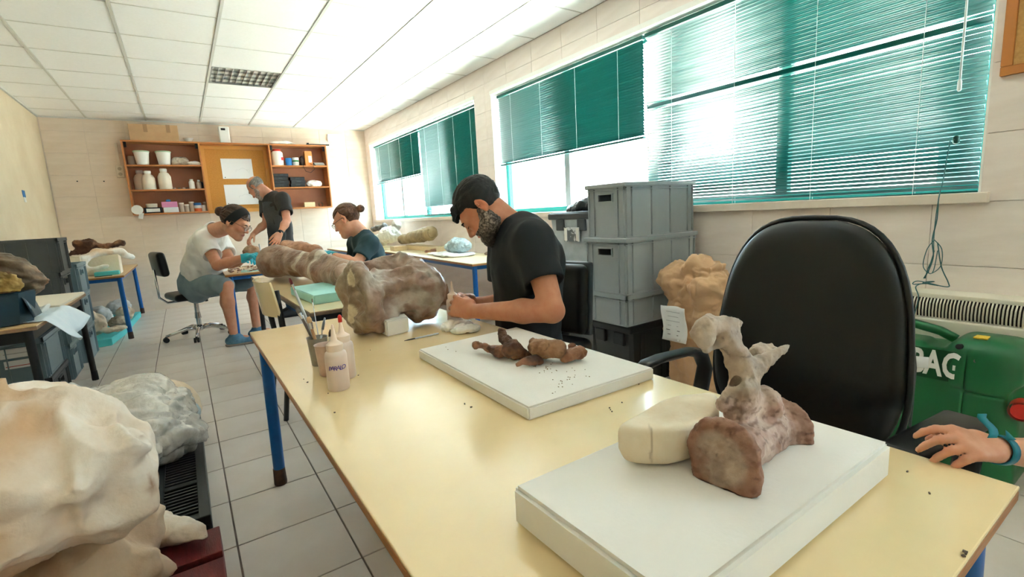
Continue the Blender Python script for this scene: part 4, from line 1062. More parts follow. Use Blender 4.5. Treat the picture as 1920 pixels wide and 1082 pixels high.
# cotton, tool, crumbs
s = SDF((.74, 1.52, TZ-.01), (.95, 1.72, TZ+.07), .0035)
for q in ((840, 616, .028, .016), (855, 612, .034, .022), (872, 614, .030, .02), (888, 619, .022, .013), (862, 621, .03, .012)):
    p = at(q[0], q[1], z=TZ+.008); s.ell(p+[0, 0, .006], (q[2]*1.15, q[2]*1.0, q[3]*1.1), .022)
s.plane((0, 0, TZ+.0005), (0, 0, -1))
tag(surf('cotton_wad', s, mat('cotton wool', 'f7f6f2', .95, bump=.4, bscale=200), None, 1, lambda P, N: fbm(P, 45, 2, 4)*.006, zmin=TZ+.0004), 'fluffy white cotton wad in front of the tall squeeze bottle', 'cotton')
pa, pb = at(758, 639, z=TZ+.0045), at(822, 625, z=TZ+.0045); u = nrm(pb-pa); L = np.linalg.norm(pb-pa)
tl = empty('scraping_tool', pa, 0, 'slender metal scraping tool with a knurled handle lying on the near table', 'tool')
MB().tube([u*0, u*L*.12, u*L*.3], [.0008, .0022, .0026], 8).build('tip', m_black, tl, smooth=True)
k = MB()
for i in range(13): k.tube([u*(L*.3+L*.052*i), u*(L*.3+L*.052*i+L*.03)], .0036 if i % 2 else .0029, 10)
k.tube([u*L*.3, u*L], .0026, 8).build('handle', m_silver, tl, smooth=True, angle=50)
rnd = random.Random(4); mb = MB()
for (px, py, n) in ((699, 661, 1), (674, 700, 1), (569, 714, 2), (631, 773, 1), (1560, 985, 0), (1750, 925, 1), (1810, 1040, 4), (1705, 885, 1), (1150, 770, 3), (620, 740, 1), (880, 760, 2), (1190, 720, 2), (1175, 760, 1), (500, 690, 1)):
    for _ in range(n):
        p = at(px+rnd.uniform(-9, 9), py+rnd.uniform(-5, 5), z=TZ); mb.box((p[0], p[1], TZ+.0012), (rnd.uniform(.0015, .005), rnd.uniform(.001, .003), .0022), rz=rnd.uniform(0, 3))
tag(mb.build('crumbs', mat('dark rock crumb', '6a5a4c', .8)), 'tiny dark rock crumbs scattered over the near table', 'crumbs', kind='stuff')
mb = MB()
for (cx_, cy_, n, sp) in ((1020, 690, 16, 22), (1060, 705, 14, 26), (1045, 730, 8, 20), (850, 660, 3, 20), (1110, 700, 3, 15)):
    for _ in range(n):
        p = at(cx_+rnd.gauss(0, sp*.5), cy_+rnd.gauss(0, sp*.35), z=TZ+.03)
        if not (.57 < p[0] < .93 and .81 < p[1] < 1.39): continue
        mb.box((p[0], p[1], TZ+.0306), (rnd.uniform(.001, .003), rnd.uniform(.001, .002), .0014), rz=rnd.uniform(0, 3))
tag(mb.build('bone_dust', mat('brown bone dust', '8a6c54', .9)), 'brown bone crumbs on the thin foam board', 'crumbs', kind='stuff')
# ================================================================== fossils
m_foss = mat('brown fossil bone', 'ffffff', .62, 'c4b0a2', 22, .8, .5, 110, attr=True, detail=9)
m_fossg = mat('glossy consolidated fossil', 'ffffff', .42, 'b9aca0', 14, .8, .6, 60, attr=True, detail=9, spec=.5)
m_plas = mat('plaster jacket', 'ffffff', .8, 'e4cdb4', 6, .6, .35, 50, attr=True, detail=7)
BROWN, RED, GREY, BEIGE, CREAM = lin('9a7560'), lin('a07a64'), lin('b3a99f'), lin('c6b3a1'), lin('e6d6bd')
def bbox(P, m):
    P = np.array(P); return P.min(0)-m, P.max(0)+m
# ---- vertebra in the foreground
A, B = at(1350, 862, d=.655), at(1468, 806, d=.800)
ax = nrm(B-A); dn = np.array([0, 0, -1.]); sd_ = nrm(np.cross(ax, dn)); up_ = np.cross(sd_, ax); up_ = up_ if up_[2] > 0 else -up_
q = lambda x, y, d: at(x, y, d=d)
lo, hi = bbox([A, B, q(1300, 590, .70), q(1490, 640, .76), q(1400, 930, .6)], .07)
s = SDF(lo, hi, .0024)
Rm = np.stack([sd_, up_, ax], 1)
s.ell(A+ax*.008, (.053, .057, .018), 0, R=Rm)
s.ell(A+ax*.004-up_*.025+sd_*(-.012 if (sd_@AR) > 0 else .012)*-1, (.034, .030, .015), .02, R=Rm)
s.cone(A+ax*.01+up_*.004, B-ax*.01+up_*.006, .029, .031, .026)
s.ell(B-ax*.014, (.052, .057, .024), .018, R=Rm)
s.plane(A-ax*.003, -ax, .006); s.ell(A-ax*.010, (.036, .040, .011), .010, 'sub', R=Rm)
# neural arch and processes
s.cone(q(1380, 768, .73), q(1435, 760, .76), .020, .021, .014)
s.ell(q(1440, 752, .745), (.022, .022, .020), .012); s.ell(q(1356, 754, .715), (.015, .013, .016), .010); s.ell(q(1395, 735, .72), (.026, .022, .026), .02)
s.cone(q(1392, 745, .73), q(1388, 668, .73), .023, .018, .015, flat=AF, fs=.8)
s.cone(q(1386, 690, .73), q(1362, 625, .72), .018, .016, .012); s.cone(q(1366, 628, .72), q(1330, 602, .71), .016, .014, .010)
s.ell(q(1320, 622, .70), (.018, .014, .024), .01); s.cone(q(1330, 604, .70), q(1372, 612, .72), .012, .014, .008)
s.cone(q(1372, 640, .73), q(1387, 602, .74), .012, .005, .008); s.cone(q(1345, 640, .72), q(1322, 655, .71), .008, .006, .008)
s.cone(q(1402, 705, .73), q(1440, 668, .74), .017, .012, .014); s.cone(q(1440, 670, .74), q(1479, 648, .75), .012, .0055, .008)
s.cone(q(1425, 690, .75), q(1452, 660, .78), .013, .010, .01); s.cone(q(1415, 655, .78), q(1446, 643, .79), .010, .005, .01)
s.ell(q(1382, 722, .715), (.009, .007, .010), .006, 'sub'); s.ell(q(1412, 648, .745), (.012, .016, .010), .006, 'sub')
def cl(P, N):
    h = (P-A)@up_; t = (P-A)@ax; L = np.linalg.norm(B-A)
    rr = np.linalg.norm((P-A)-np.outer(t, ax), axis=1)
    n = fbm(P, 45, 2)*.5+.5
    c = mixc(lin('8c5f45'), lin('ab8470'), n)
    mid = sstep(t, .006, L*.25)*(1-sstep(t, L*.70, L*.98)); c = c*(1-mid)[:, None]+mixc(lin('b8968a'), lin('dccabf'), n)*mid[:, None]
    sp = sstep(fbm(P, 110, 9, 2), .35, .6)*.5; c = c*(1-sp)[:, None]+np.array(lin('6e4632'))*sp[:, None]
    c = c*(1-.0)+0
    up = sstep((P[:, 2]-(A[2]+.045)), 0, .03)
    c = c*(1-up)[:, None]+mixc(GREY, BEIGE, n)*up[:, None]
    face = (1-sstep(t, .0, .008))*(1-sstep(rr+.006*n, .034, .046))
    c = c*(1-face)[:, None]+mixc(lin('9d8a7b'), lin('c0ad9b'), n)*face[:, None]
    ck = sstep(ridged(P, 28, 5, 2), 1.25, 1.45); c = c*(1-.45*ck)[:, None]
    return c
o = surf('fossil_vertebra', s, m_foss, None, 1, lambda P, N: fbm(P, 30, 1, 6)*.0042+ridged(P, 60, 8, 3)*.0012-.0012+(.4-crumple(P, 34, 3, 3))*.0045*sstep(P[:, 2], .80, .86), cl, origin=(A+B)/2*[1, 1, 0]+[0, 0, .739], zmin=.7386)
tag(o, 'fossil vertebra with upright grey spines and a round brown body on the thick foam slab', 'fossil')
# cream support beside it
pts = [q(1165, 822, .70), q(1262, 838, .68), q(1300, 780, .80)]
poly = [at(x_, y_, z=.798)[:2] for x_, y_ in ((1150, 802), (1215, 812), (1288, 806), (1352, 776), (1345, 735), (1258, 742), (1185, 778))]
lo, hi = bbox([(p_[0], p_[1], .77) for p_ in poly], .06); s = SDF(lo, hi, .0035); cpt = np.mean(poly, 0)
def blockf(X, Y, Z):
    d = -9.
    for i in range(7):
        a_, b_ = poly[i], poly[(i+1) % 7]; n_ = np.array([b_[1]-a_[1], a_[0]-b_[0]]); n_ = n_/np.linalg.norm(n_)
        if (cpt-a_)@n_ > 0: n_ = -n_
        e_ = (X-a_[0])*n_[0]+(Y-a_[1])*n_[1]+.25*np.maximum(.765-Z, 0)
        d = e_ if i == 0 else (lambda A_, B_: np.maximum(A_, B_)+np.maximum(.014-np.abs(A_-B_), 0)**2/.056)(d, e_)
    z_ = np.abs(Z-.768)-.034
    return np.maximum(d, z_)+np.maximum(.012-np.abs(d-z_), 0)**2/.048
s.fn(blockf, 0, 'add'); 
s.plane((0, 0, .739), (0, 0, -1), .012)
p0 = q(1228, 790, .68); cn = nrm(np.cross(q(1246, 862, .64)-p0, AF))
def ccol(P, N):
    d = np.abs((P-p0)@cn+.0025*vnoise(P, 60, 1)); e = sstep((P-p0)@AU, -.12, -.0)  # hairline crack
    fr = sstep(-((P-CC)@AF), -.72, -.69)
    k = (1-sstep(d, .0009, .0022))*fr
    return mixc(lin('e9dcc6'), lin('9a7f63'), k*.8)
o = surf('plaster_support', s, mat('cream plaster', 'ffffff', .75, 'f0e0c8', 12, .7, .2, 120, attr=True), None, 1, lambda P, N: fbm(P, 18, 6, 3)*.002, ccol, origin=((lo+hi)/2*[1, 1, 0]+[0, 0, .739]), zmin=.7386)
tag(o, 'smooth cracked cream plaster support beside the nearest vertebra on the thick slab', 'plaster support')

# ---- giant vertebra
A, B = at(657, 562, d=1.83), at(796, 543, d=2.06)
ax = nrm(B-A); sd_ = nrm(np.cross(ax, dn)); up_ = np.cross(sd_, ax); up_ = up_ if up_[2] > 0 else -up_; Rm = np.stack([sd_, up_, ax], 1)
lo, hi = bbox([A, B, q(640, 500, 2.1), q(755, 465, 2.0), q(850, 560, 2.1)], .20); lo[2] = .66
s = SDF(lo, hi, .0062)
s.ell(A+ax*.03, (.118, .142, .048), 0, R=Rm); s.cone(q(712, 615, 1.86), q(735, 560, 1.90), .030, .035, .04)
s.cone(A+ax*.05, B-ax*.04, .100, .100, .06)
s.ell(B-ax*.03, (.12, .128, .062), .05, R=Rm)
s.ell(q(815, 560, 2.04), (.05, .06, .085), .05); s.ell(q(790, 585, 1.98), (.06, .05, .04), .05)
s.plane(A-ax*.006, -ax, .02); s.ell(A-ax*.020, (.085, .105, .026), .03, 'sub', R=Rm)
s.cone(q(650, 512, 2.0), q(770, 496, 2.10), .045, .05, .05); s.cone(q(740, 500, 2.04), q(752, 474, 2.04), .028, .014, .03); s.cone(q(752, 476, 2.04), q(782, 500, 2.06), .016, .03, .025)
s.cone(q(704, 512, 1.93), q(716, 608, 1.86), .034, .030, .025); s.ell(q(770, 512, 1.98), (.07, .05, .03), .04)
s.cone(q(835, 535, 2.1), q(842, 570, 2.1), .018, .02, .03)
s.ell(q(752, 560, 1.86), (.065, .05, .04), .05, 'sub'); s.ell(q(750, 512, 1.90), (.05, .03, .014), .02, 'sub')
s.plane((0, 0, .681), (0, 0, -1), .02)
mV = A.copy()
def cl2(P, N):
    n = fbm(P, 9, 3)*.5+.5; n2 = fbm(P, 26, 9)*.5+.5; t = (P-mV)@ax
    c = mixc(lin('8f7d68'), lin('b09c84'), n2)
    f = sstep(t, .0, .05)
    c2_ = mixc(lin('b09584'), lin('c9beb3'), sstep(n, .3, .7)); c = c*(1-f)[:, None]+c2_*f[:, None]
    rd = sstep(fbm(P, 12, 31, 3), .1, .5)*f*.6; c = c*(1-rd)[:, None]+np.array(lin('9b6a57'))*rd[:, None]
    ck = sstep(ridged(P, 7, 5, 3), 1.3, 1.6); c = c*(1-.5*ck)[:, None]
    rim = np.exp(-((t-.055)/.035)**2)*sstep(fbm(P, 18, 51, 3), -.1, .35)*.7; c = c*(1-rim)[:, None]+np.array(lin('c9ab9c'))*rim[:, None]
    # plaster fills on the end face
    rx = P@AR; px = 960+FPX*((P-CC)@AR)/((P-CC)@AF); py = 541-FPX*((P-CC)@AU)/((P-CC)@AF)
    for (u, v, a, b) in PLS:
        m = 1-sstep(((P-u)@AR/a)**2+((P-u)@AU/b)**2+.5*vnoise(P, 60, 2), .7, 1.0)
        m = m*(1-f); c = c*(1-m)[:, None]+np.array(lin('f4e9cc'))*m[:, None]
    return c
PLS = [(onplane(657, 522, A, ax), None, .022, .034), (onplane(660, 588, A+ax*.012, ax), None, .028, .036)]
o = surf('fossil_vertebra', s, m_fossg, None, 1, lambda P, N: fbm(P, 8, 7, 6)*.009+(.35-crumple(P, 9, 12, 4))*.026, cl2, origin=(A+B)/2*[1, 1, 0]+[0, 0, TZ], zmin=TZ+.0006)
tag(o, 'giant lumpy grey-brown fossil vertebra standing at the far end of the near table', 'fossil')

# ---- long limb bone on the second table
pts = [q(515, 489, 3.95), q(560, 496, 3.70), q(605, 510, 3.35), q(645, 520, 3.0)]
lo, hi = bbox(pts, .22); lo[2] = .66; s = SDF(lo, hi, .0075)
s.cone(pts[0], pts[1], .118, .080, .05); s.ell(q(508, 492, 3.92), (.10, .13, .115), .06); s.cone(pts[1], pts[2], .080, .070, .06); s.cone(pts[2], pts[3], .072, .085, .06)
s.cone(q(520, 472, 3.95), q(592, 484, 3.50), .045, .035, .05); s.ell(q(596, 482, 3.45), (.06, .06, .045), .04); s.cone(q(600, 480, 3.45), q(650, 498, 3.0), .03, .04, .05)
s.ell(q(545, 516, 3.60), (.09, .06, .03), .05, 'sub')
s.plane((0, 0, .681), (0, 0, -1), .02)
D0 = nrm(pts[3]-pts[0]); S0 = pts[0]
def cl3(P, N):
    n = fbm(P, 8, 13)*.5+.5; c = mixc(lin('94796a'), lin('bda28e'), n)
    rd = sstep(fbm(P, 14, 41, 3), .05, .5)*.6; c = c*(1-rd)[:, None]+np.array(lin('8c5c46'))*rd[:, None]
    t = (P-S0)@D0+.05*vnoise(P, 14, 4)
    for t0, w_ in (((q(567, 500, 3.62)-S0)@D0, .035), ((q(603, 505, 3.38)-S0)@D0, .055)):
        m = (1-sstep(np.abs(t-t0), w_*.7, w_)); c = c*(1-m)[:, None]+np.array(lin('d6ccbe'))*m[:, None]
    return c
o = surf('fossil_limb_bone', s, m_fossg, None, 1, lambda P, N: fbm(P, 5, 17, 6)*.008+(.35-crumple(P, 7, 22, 4))*.010, cl3, origin=(.62, 3.6, TZ), zmin=TZ+.0006)
tag(o, 'long brown fossil limb bone with pale plaster bands lying on the second table', 'fossil')
m_gfoam = mat('pale turquoise foam', '9fd0c9', .75, '8fc4be', 8, .5, .1, 150); m_tfoam = mat('turquoise foam sheet', '57c3c6', .7, '48b3b8', 6, .5)
slab('foam_block', 'pale turquoise foam block under the long limb bone', 'foam block', [at(546, 553, z=TZ), at(590, 572, z=TZ), (.80, 2.75), (.80, 3.30)], TZ, TZ+.05, m_gfoam, .004)
# ---- reddish fossil slab beyond it
lo, hi = bbox([q(535, 466, 4.35), q(590, 470, 4.2)], .17); lo[2] = .66; s = SDF(lo, hi, .008)
s.cone(q(540, 468, 4.35), q(590, 474, 4.2), .08, .07, 0); s.ell(q(560, 478, 4.25), (.14, .10, .10), .05); s.plane((0, 0, .681), (0, 0, -1), .02)
o = surf('fossil_slab', s, m_foss, None, 1, lambda P, N: fbm(P, 10, 27, 4)*.012, lambda P, N: mixc(lin('b08264'), lin('c79a7c'), fbm(P, 12, 2)*.5+.5), origin=(.85, 4.25, TZ), zmin=TZ+.0006)
tag(o, 'smooth reddish-tan fossil piece behind the long limb bone, beneath the gloved hand of the young woman', 'fossil')
s = SDF(at(470, 475, d=4.75)-.13, at(470, 475, d=4.75)+.13, .007); s.ell(at(472, 472, d=4.75), (.08, .07, .06), 0)
o = surf('fossil_fragment', s, m_foss, None, 1, lambda P, N: fbm(P, 16, 37, 4)*.012, lambda P, N: mixc(lin('9a7352'), lin('c9a987'), fbm(P, 20, 2)*.5+.5), origin=at(472, 472, d=4.75)*[1, 1, 0]+[0, 0, TZ])
tag(o, 'small brown fossil fragment on the scrap-strewn table, being worked on by the woman in white', 'fossil')
tag(MB().grid(lambda u, v: tuple(at(596+26*u, 476+24*v, d=3.42-.1*u)+np.array([0, 0, .008*math.sin(7*u+5*v)])), 8, 8, .003).build('cloth', mat('white cloth', 'e8e9f2', .85), None, smooth=True), 'small white cloth draped over the top of the long limb bone', 'cloth')

# ---- cluster of brown bones on the thin foam board
def rock(name, label, cat, prims, h, m, amp, sc_, col, cutz=None, seed=0, group=None, k=.02, parent=None, it=1, rid=.0015, margin=.03, rk=1.6):
    C_ = []; rmax = 0
    for p in prims:
        C_.append(V3(p[0])); rmax = max(rmax, np.max(p[2]), p[3] if len(p) == 4 else 0)
        if len(p) == 4: C_.append(V3(p[1]))
    lo, hi = bbox(C_, rmax+margin); s = SDF(lo, hi, h)
    for p in prims:
        if len(p) == 4: s.cone(p[0], p[1], p[2], p[3], k)
        else: s.ell(p[0], p[2], k, R=p[1])
    if cutz is not None: s.plane((0, 0, cutz), (0, 0, -1), k*.5)
    c0 = (lo+hi)/2; org = (c0[0], c0[1], cutz if cutz is not None else c0[2])
    c1_, c2_ = lin(col[0]), lin(col[1])
    def cf(P, N):
        n = np.clip(fbm(P, sc_*1.2, seed+3)*.5+.5, 0, 1); c = mixc(c1_, c2_, n)
        if len(col) > 2:
            st = sstep(fbm(P, sc_*.5, seed+20, 4), .0, .5); c = c*(1-st)[:, None]+np.array(lin(col[2]))*st[:, None]
        ck = sstep(ridged(P, sc_*.8, seed+5, 3), 1.35, 1.6); return c*(1-.35*ck)[:, None]
    o = surf(name, s, m, parent, it, lambda P, N: fbm(P, sc_, seed, 5)*amp*.8+(.4-crumple(P, sc_*.45, seed+9, 4))*amp*rk+ridged(P, sc_*2.2, seed+9, 2)*rid-rid, cf, origin=org, zmin=cutz)
    return tag(o, label, cat, group)
z0 = TZ+.0305; bc = ('7a5238', 'a8795a', '5c3d2c')
e = lambda px, py, z, r: (at(px, py, z=z), None, r)
rock('fossil_bone', 'curved horn-like brown bone at the left end of the bone cluster', 'fossil', [(at(893, 645, z=z0+.026), at(935, 660, z=z0+.018), .011, .017), (at(935, 660, z=z0+.018), at(958, 655, z=z0+.02), .017, .014)], .0028, m_foss, .005, 34, bc, z0, 1)
rock('fossil_bone', 'upright peaked brown bone in the left half of the bone cluster', 'fossil', [(at(940, 622, z=z0+.055), at(960, 655, z=z0+.030), .013, .026), (at(960, 655, z=z0+.03), at(982, 660, z=z0+.020), .024, .017)], .0028, m_foss, .006, 30, bc, z0, 2)
rock('fossil_bone', 'largest rounded tan-brown bone in the bone cluster, its upper face smooth', 'fossil', [e(1015, 655, z0+.034, (.034, .040, .028)), e(1045, 656, z0+.036, (.028, .03, .028)), e(1000, 645, z0+.035, (.02, .02, .02))], .0028, m_foss, .006, 28, ('87603f', 'b78e69', '6a4430'), z0+.008, 3)
rock('fossil_bone', 'small lumpy bone at the front of the bone cluster', 'fossil', [(at(972, 684, z=z0+.012), at(1010, 672, z=z0+.016), .011, .018)], .0026, m_foss, .005, 36, bc, z0, 4)
rock('fossil_bone', 'knobbly bone at the right end of the bone cluster', 'fossil', [(at(1062, 668, z=z0+.018), at(1088, 662, z=z0+.020), .019, .017), e(1072, 650, z0+.028, (.013, .012, .012))], .0026, m_foss, .005, 34, bc, z0, 5)
rock('fossil_bone', 'little dark bone under the middle of the bone cluster', 'fossil', [(at(962, 668, z=z0+.011), at(990, 664, z=z0+.013), .011, .012)], .0026, m_foss, .004, 36, ('6a4a34', '93694b', '4f3626'), z0, 6)

# ================================================================== left foreground
pcol = ('efe6d8', 'f5eee2', 'cfae8a')
R0 = None
# pallets
m_pal = mat('black plastic pallet', '2b2e30', .45, '232628', 6); m_redw = mat('dark red painted wood', '7a2a28', .5, '5e201f', 9, .8, .3, 60, stretch=(8, 1, 8))
pl = empty('plastic_pallet', (-.60, 2.50, 0), 0, 'black slotted plastic pallet on the floor under the wrapped bundle', 'pallet')
xa_, xb_, ya_, yb_ = -.54, .555, -.60, .60
for x in (xa_, xa_+.17, -.20, .02, .24, xb_-.17, xb_-.035): MB().box2((x, ya_, .10), (x+.03, yb_, .135), .003).build('deck_rail', m_pal, pl)
for y in (ya_, ya_+.29, ya_+.585, ya_+.875, yb_-.03): MB().box2((xa_, y, .101), (xb_-.005, y+.03, .134), .003).build('deck_crossrail', m_pal, pl)
for i in range(46):
    y = ya_+.035+i*.0255
    if y < yb_-.035: shared_box('deck_bar', (-.60+xa_+.02+.60, y, .106), (xb_-.02, y+.0095, .131), m_pal, pl)
for x in (xa_, -.05, xb_-.12):
    for y in (ya_, -.07, yb_-.14): MB().box2((x, y, 0), (x+.115, y+.14, .10), .008).build('foot_block', m_pal, pl)
MB().box2((xb_-.012, ya_, .06), (xb_, yb_, .135), .003).build('side_lip', m_pal, pl)
rp = empty('wooden_pallet', (-.60, 1.25, 0), 0, 'dark red painted wooden pallet in the lower left corner under the plaster jackets', 'pallet')
for i in range(6):
    y = -.60+i*.205; MB().box2((-.56, y, .098), (.575, y+.175-.02*(i % 2), .120+.002*(i % 2)), .003).build('deck_board', m_redw, rp)
for x in (-.56, -.05, .475): MB().box2((x, -.6, .078), (x+.10, .60, .098), .003).build('stringer', m_redw, rp)
for x in (-.56, -.05, .475):
    for y in (-.60, -.07, .46): MB().box2((x, y, 0), (x+.10, y+.14, .078), .003).build('block', m_redw, rp)
# lower jacket
Zp = .122
def jacket(name, label, prims, h, amp, sc_, col, cutz, seed, k=.10, carve=(), ridges=()):
    C_ = [p[0] for p in prims]; rm = max(max(p[2]) for p in prims)
    lo, hi = bbox(C_, rm+.06); lo[2] = max(lo[2], cutz-.03); s = SDF(lo, hi, h)
    for p in prims: s.ell(p[0], p[2], k, R=p[1])
    for (a_, b_, r_, k_, o_) in ridges: s.cone(a_, b_, r_, r_*.8, k_, o_)
    for p in carve: s.ell(p[0], np.array(p[2])+.035, .03, 'sub', R=p[1])
    s.plane((0, 0, cutz), (0, 0, -1), .03)
    cs_ = [np.array(lin(c)) for c in col]; fk = 1. if h > .008 else .4
    def dis(P, N):
        Wp = P+np.stack([vnoise(P, 5, seed+q) for q in (1, 2, 3)], 1)*.06
        fold = np.maximum(ridged(Wp*np.array([1, 1, .5]), 4.2, seed+2, 2)-.55, 0)*.045*fk
        crk = (.4-crumple(P, 5, seed+8, 3))*.075*fk
        return fbm(P, 3.2, seed, 5)*amp+fold+crk+fbm(P, 30, seed+4, 3)*.0022-.022*fk
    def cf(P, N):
        hol_shade = sstep(crumple(P, 5, seed+8, 4), .25, .6); st = np.clip(sstep(fbm(P*np.array([1, 1, .6]), sc_, seed+31, 5), -.15, .5)*.8+.45*hol_shade-.25+.4*sstep(-P[:, 0], .22, .42)*sstep(1.75-P[:, 1], .1, .4), 0, 1); c = mixc(cs_[0], cs_[1], st)  # brown stains, plus shade of the hollows put into the colour
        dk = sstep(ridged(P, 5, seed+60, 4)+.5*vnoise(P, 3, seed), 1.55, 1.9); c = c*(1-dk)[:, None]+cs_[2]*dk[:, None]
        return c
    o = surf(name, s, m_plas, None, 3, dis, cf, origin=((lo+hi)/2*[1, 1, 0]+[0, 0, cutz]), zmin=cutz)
    return tag(o, label, 'plaster jacket')
E = lambda x, y, z, rx, ry, rz, R=None: ((x, y, z), R, (rx, ry, rz))
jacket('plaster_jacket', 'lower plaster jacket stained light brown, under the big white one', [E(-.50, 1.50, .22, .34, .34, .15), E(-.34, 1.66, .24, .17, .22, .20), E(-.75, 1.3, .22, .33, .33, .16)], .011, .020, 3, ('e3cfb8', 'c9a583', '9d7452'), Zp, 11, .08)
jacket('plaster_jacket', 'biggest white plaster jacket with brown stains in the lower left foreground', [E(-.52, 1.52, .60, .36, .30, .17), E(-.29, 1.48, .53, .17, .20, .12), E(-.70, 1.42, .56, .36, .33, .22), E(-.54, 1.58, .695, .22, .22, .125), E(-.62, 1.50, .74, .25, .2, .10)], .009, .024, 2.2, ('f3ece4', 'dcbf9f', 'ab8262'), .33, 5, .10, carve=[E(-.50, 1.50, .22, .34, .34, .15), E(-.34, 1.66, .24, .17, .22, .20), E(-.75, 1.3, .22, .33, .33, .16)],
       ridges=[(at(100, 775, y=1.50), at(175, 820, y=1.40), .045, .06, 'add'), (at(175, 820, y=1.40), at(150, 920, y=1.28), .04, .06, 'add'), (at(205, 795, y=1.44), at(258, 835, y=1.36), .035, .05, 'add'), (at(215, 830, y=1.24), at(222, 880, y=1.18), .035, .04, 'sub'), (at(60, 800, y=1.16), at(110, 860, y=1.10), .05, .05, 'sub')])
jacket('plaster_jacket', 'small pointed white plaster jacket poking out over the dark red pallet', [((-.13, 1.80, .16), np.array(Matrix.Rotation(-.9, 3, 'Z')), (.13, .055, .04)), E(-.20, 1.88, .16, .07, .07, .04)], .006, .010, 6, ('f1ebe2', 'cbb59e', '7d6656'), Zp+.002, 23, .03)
# wrapped bundle
m_wrap = mat('crumpled clear plastic wrap over bone', 'dcd8d2', .16, 'bdb9b4', 7, .9, .5, 26, spec=.8, coat=.5)
C_ = [(-.60, 2.62, .32), (-.30, 2.62, .28), (-.20, 2.45, .27)]
s = SDF((-1.15, 2.0, .1), (.06, 3.1, .66), .011)
s.ell((-.62, 2.70, .29), (.36, .30, .17), 0); s.ell((-.28, 2.66, .30), (.20, .22, .155), .08); s.ell((-.16, 2.56, .25), (.11, .16, .11), .08); s.ell((-.30, 2.42, .25), (.17, .14, .11), .08)
s.plane((0, 0, .1365), (0, 0, -1), .04)
def dw(P, N):
    st = np.abs(vnoise(P*np.array([.5, 2.4, 1.2]), 12, 5)); return fbm(P, 5, 8, 3)*.014+(crumple(P*np.array([.6, 1.5, 1]), 9, 3, 4)-.4)*.05
o = surf('wrapped_bundle', s, m_wrap, None, 1, dw, origin=(-.5, 2.6, .1365), zmin=.1362); tag(o, 'large fossil bundle wrapped in crumpled clear plastic on the black pallet', 'wrapped fossil')
rock('plaster_jacket', 'flat cream plaster jacket behind the plastic-wrapped bundle', 'plaster jacket', [((-.20, 3.00, .24), np.array(Matrix.Rotation(.3, 3, 'Y')), (.17, .10, .13)), ((-.13, 2.98, .18), None, (.10, .08, .06))], .008, m_plas, .008, 8, ('efe2cd', 'f1e7d6', 'd9c6a9'), .1365, 44, rid=.001)
rock('fossil_in_foil', 'blue-grey wrapped lump at the right edge of the black pallet', 'wrapped fossil', [((-.085, 2.93, .185), None, (.045, .07, .045))], .006, mat('blue grey wrap', 'b3c3cc', .35, '9fb1bb', 9), .008, 12, ('b3c3cc', '9fb1bb'), .1365, 45)

# ---- black legged table and what lies on it
bk = empty('bucket', (-.83, 3.52, TZ), 0, 'dark blue plastic tub holding the amber-brown fossil on the black-legged table', 'tub')
m_tub = mat('dark blue plastic tub', '1f3a4c', .35, '1a3342', 4)
MB().lathe([(.105, 0), (.125, .006), (.145, .10), (.155, .165), (.162, .168), (.152, .172), (.14, .165), (.115, .012)], (0, 0, 0), 8).build('body', m_tub, bk, smooth=True, angle=30)
MB().grid(lambda u, v: (.10+.045*u, -.09+.18*v, .17-.10*u*u-.04*u), 4, 4, .004).build('flap', m_tub, bk, smooth=True)
s = SDF((-1.24, 3.30, .70), (-.54, 3.78, 1.14), .0065)
Rq = np.array(Matrix.Rotation(.45, 3, 'Y'))
s.ell((-.80, 3.55, .93), (.185, .095, .13), 0, R=Rq); s.ell((-.90, 3.54, .90), (.14, .10, .10), .05)
def ca(P, N):
    b = np.sin((P@np.array([.45, .2, .9]))*110+3*vnoise(P, 10, 1))*.5+.5; n = fbm(P, 12, 6)*.5+.5
    c = mixc(lin('63503c'), lin('9d8468'), b*n); o_ = sstep(fbm(P, 9, 77, 3), .4, .8)*.6; c = c*(1-o_)[:, None]+np.array(lin('b5713a'))*o_[:, None]; return c
o = surf('fossil_slab', s, m_fossg, None, 1, lambda P, N: np.sin((P@np.array([.45, .2, .9]))*110+3*vnoise(P, 10, 1))*.0035+fbm(P, 9, 61, 4)*.010+(.4-crumple(P*np.array([.6, .6, 2]), 9, 5, 3))*.02, ca, origin=(-.84, 3.52, .86))
tag(o, 'layered amber-brown fossil slab sticking out of the dark blue tub', 'fossil')
rock('fossil_lump', 'mustard yellow crumbly lump on the tub at the left edge', 'fossil', [((-.775, 3.385, .91), None, (.075, .045, .06)), ((-.73, 3.38, .88), None, (.045, .035, .035))], .0055, m_foss, .014, 26, ('b0924a', 'cbb06a', '8a7038'), None, 62)
slab('white_board', 'thin white board lying at the back corner of the black-legged table', 'board', [(-.98, 4.15), (-.68, 4.02), (-.66, 4.80), (-.98, 4.86)], TZ+.001, TZ+.016, mat('off white board', 'ece4d6', .6), .002)
def sheet(u, v):
    x = -.95+.395*u; y = 3.45+.62*v; z = TZ+.004
    if u > .74:
        w_ = (u-.74)/.26; z = TZ+.004-.16*w_**1.2*(.55+.5*math.sin(v*3.1)); x = -.656+.085*w_+.03*math.sin(v*7)*w_
    z += .004*abs(math.sin(u*9+v*5))*(1 if u < .74 else 0)+(.008*math.sin(v*17+u*3) if u > .74 else 0)
    return (x, y, z)
tag(MB().grid(sheet, 26, 26, .0015).build('plastic_sheet', mat('bluish white sheeting', 'dde8f2', .45, 'd0deea', 6), None, smooth=True), 'bluish white sheeting draped over the edge of the black-legged table', 'sheet')
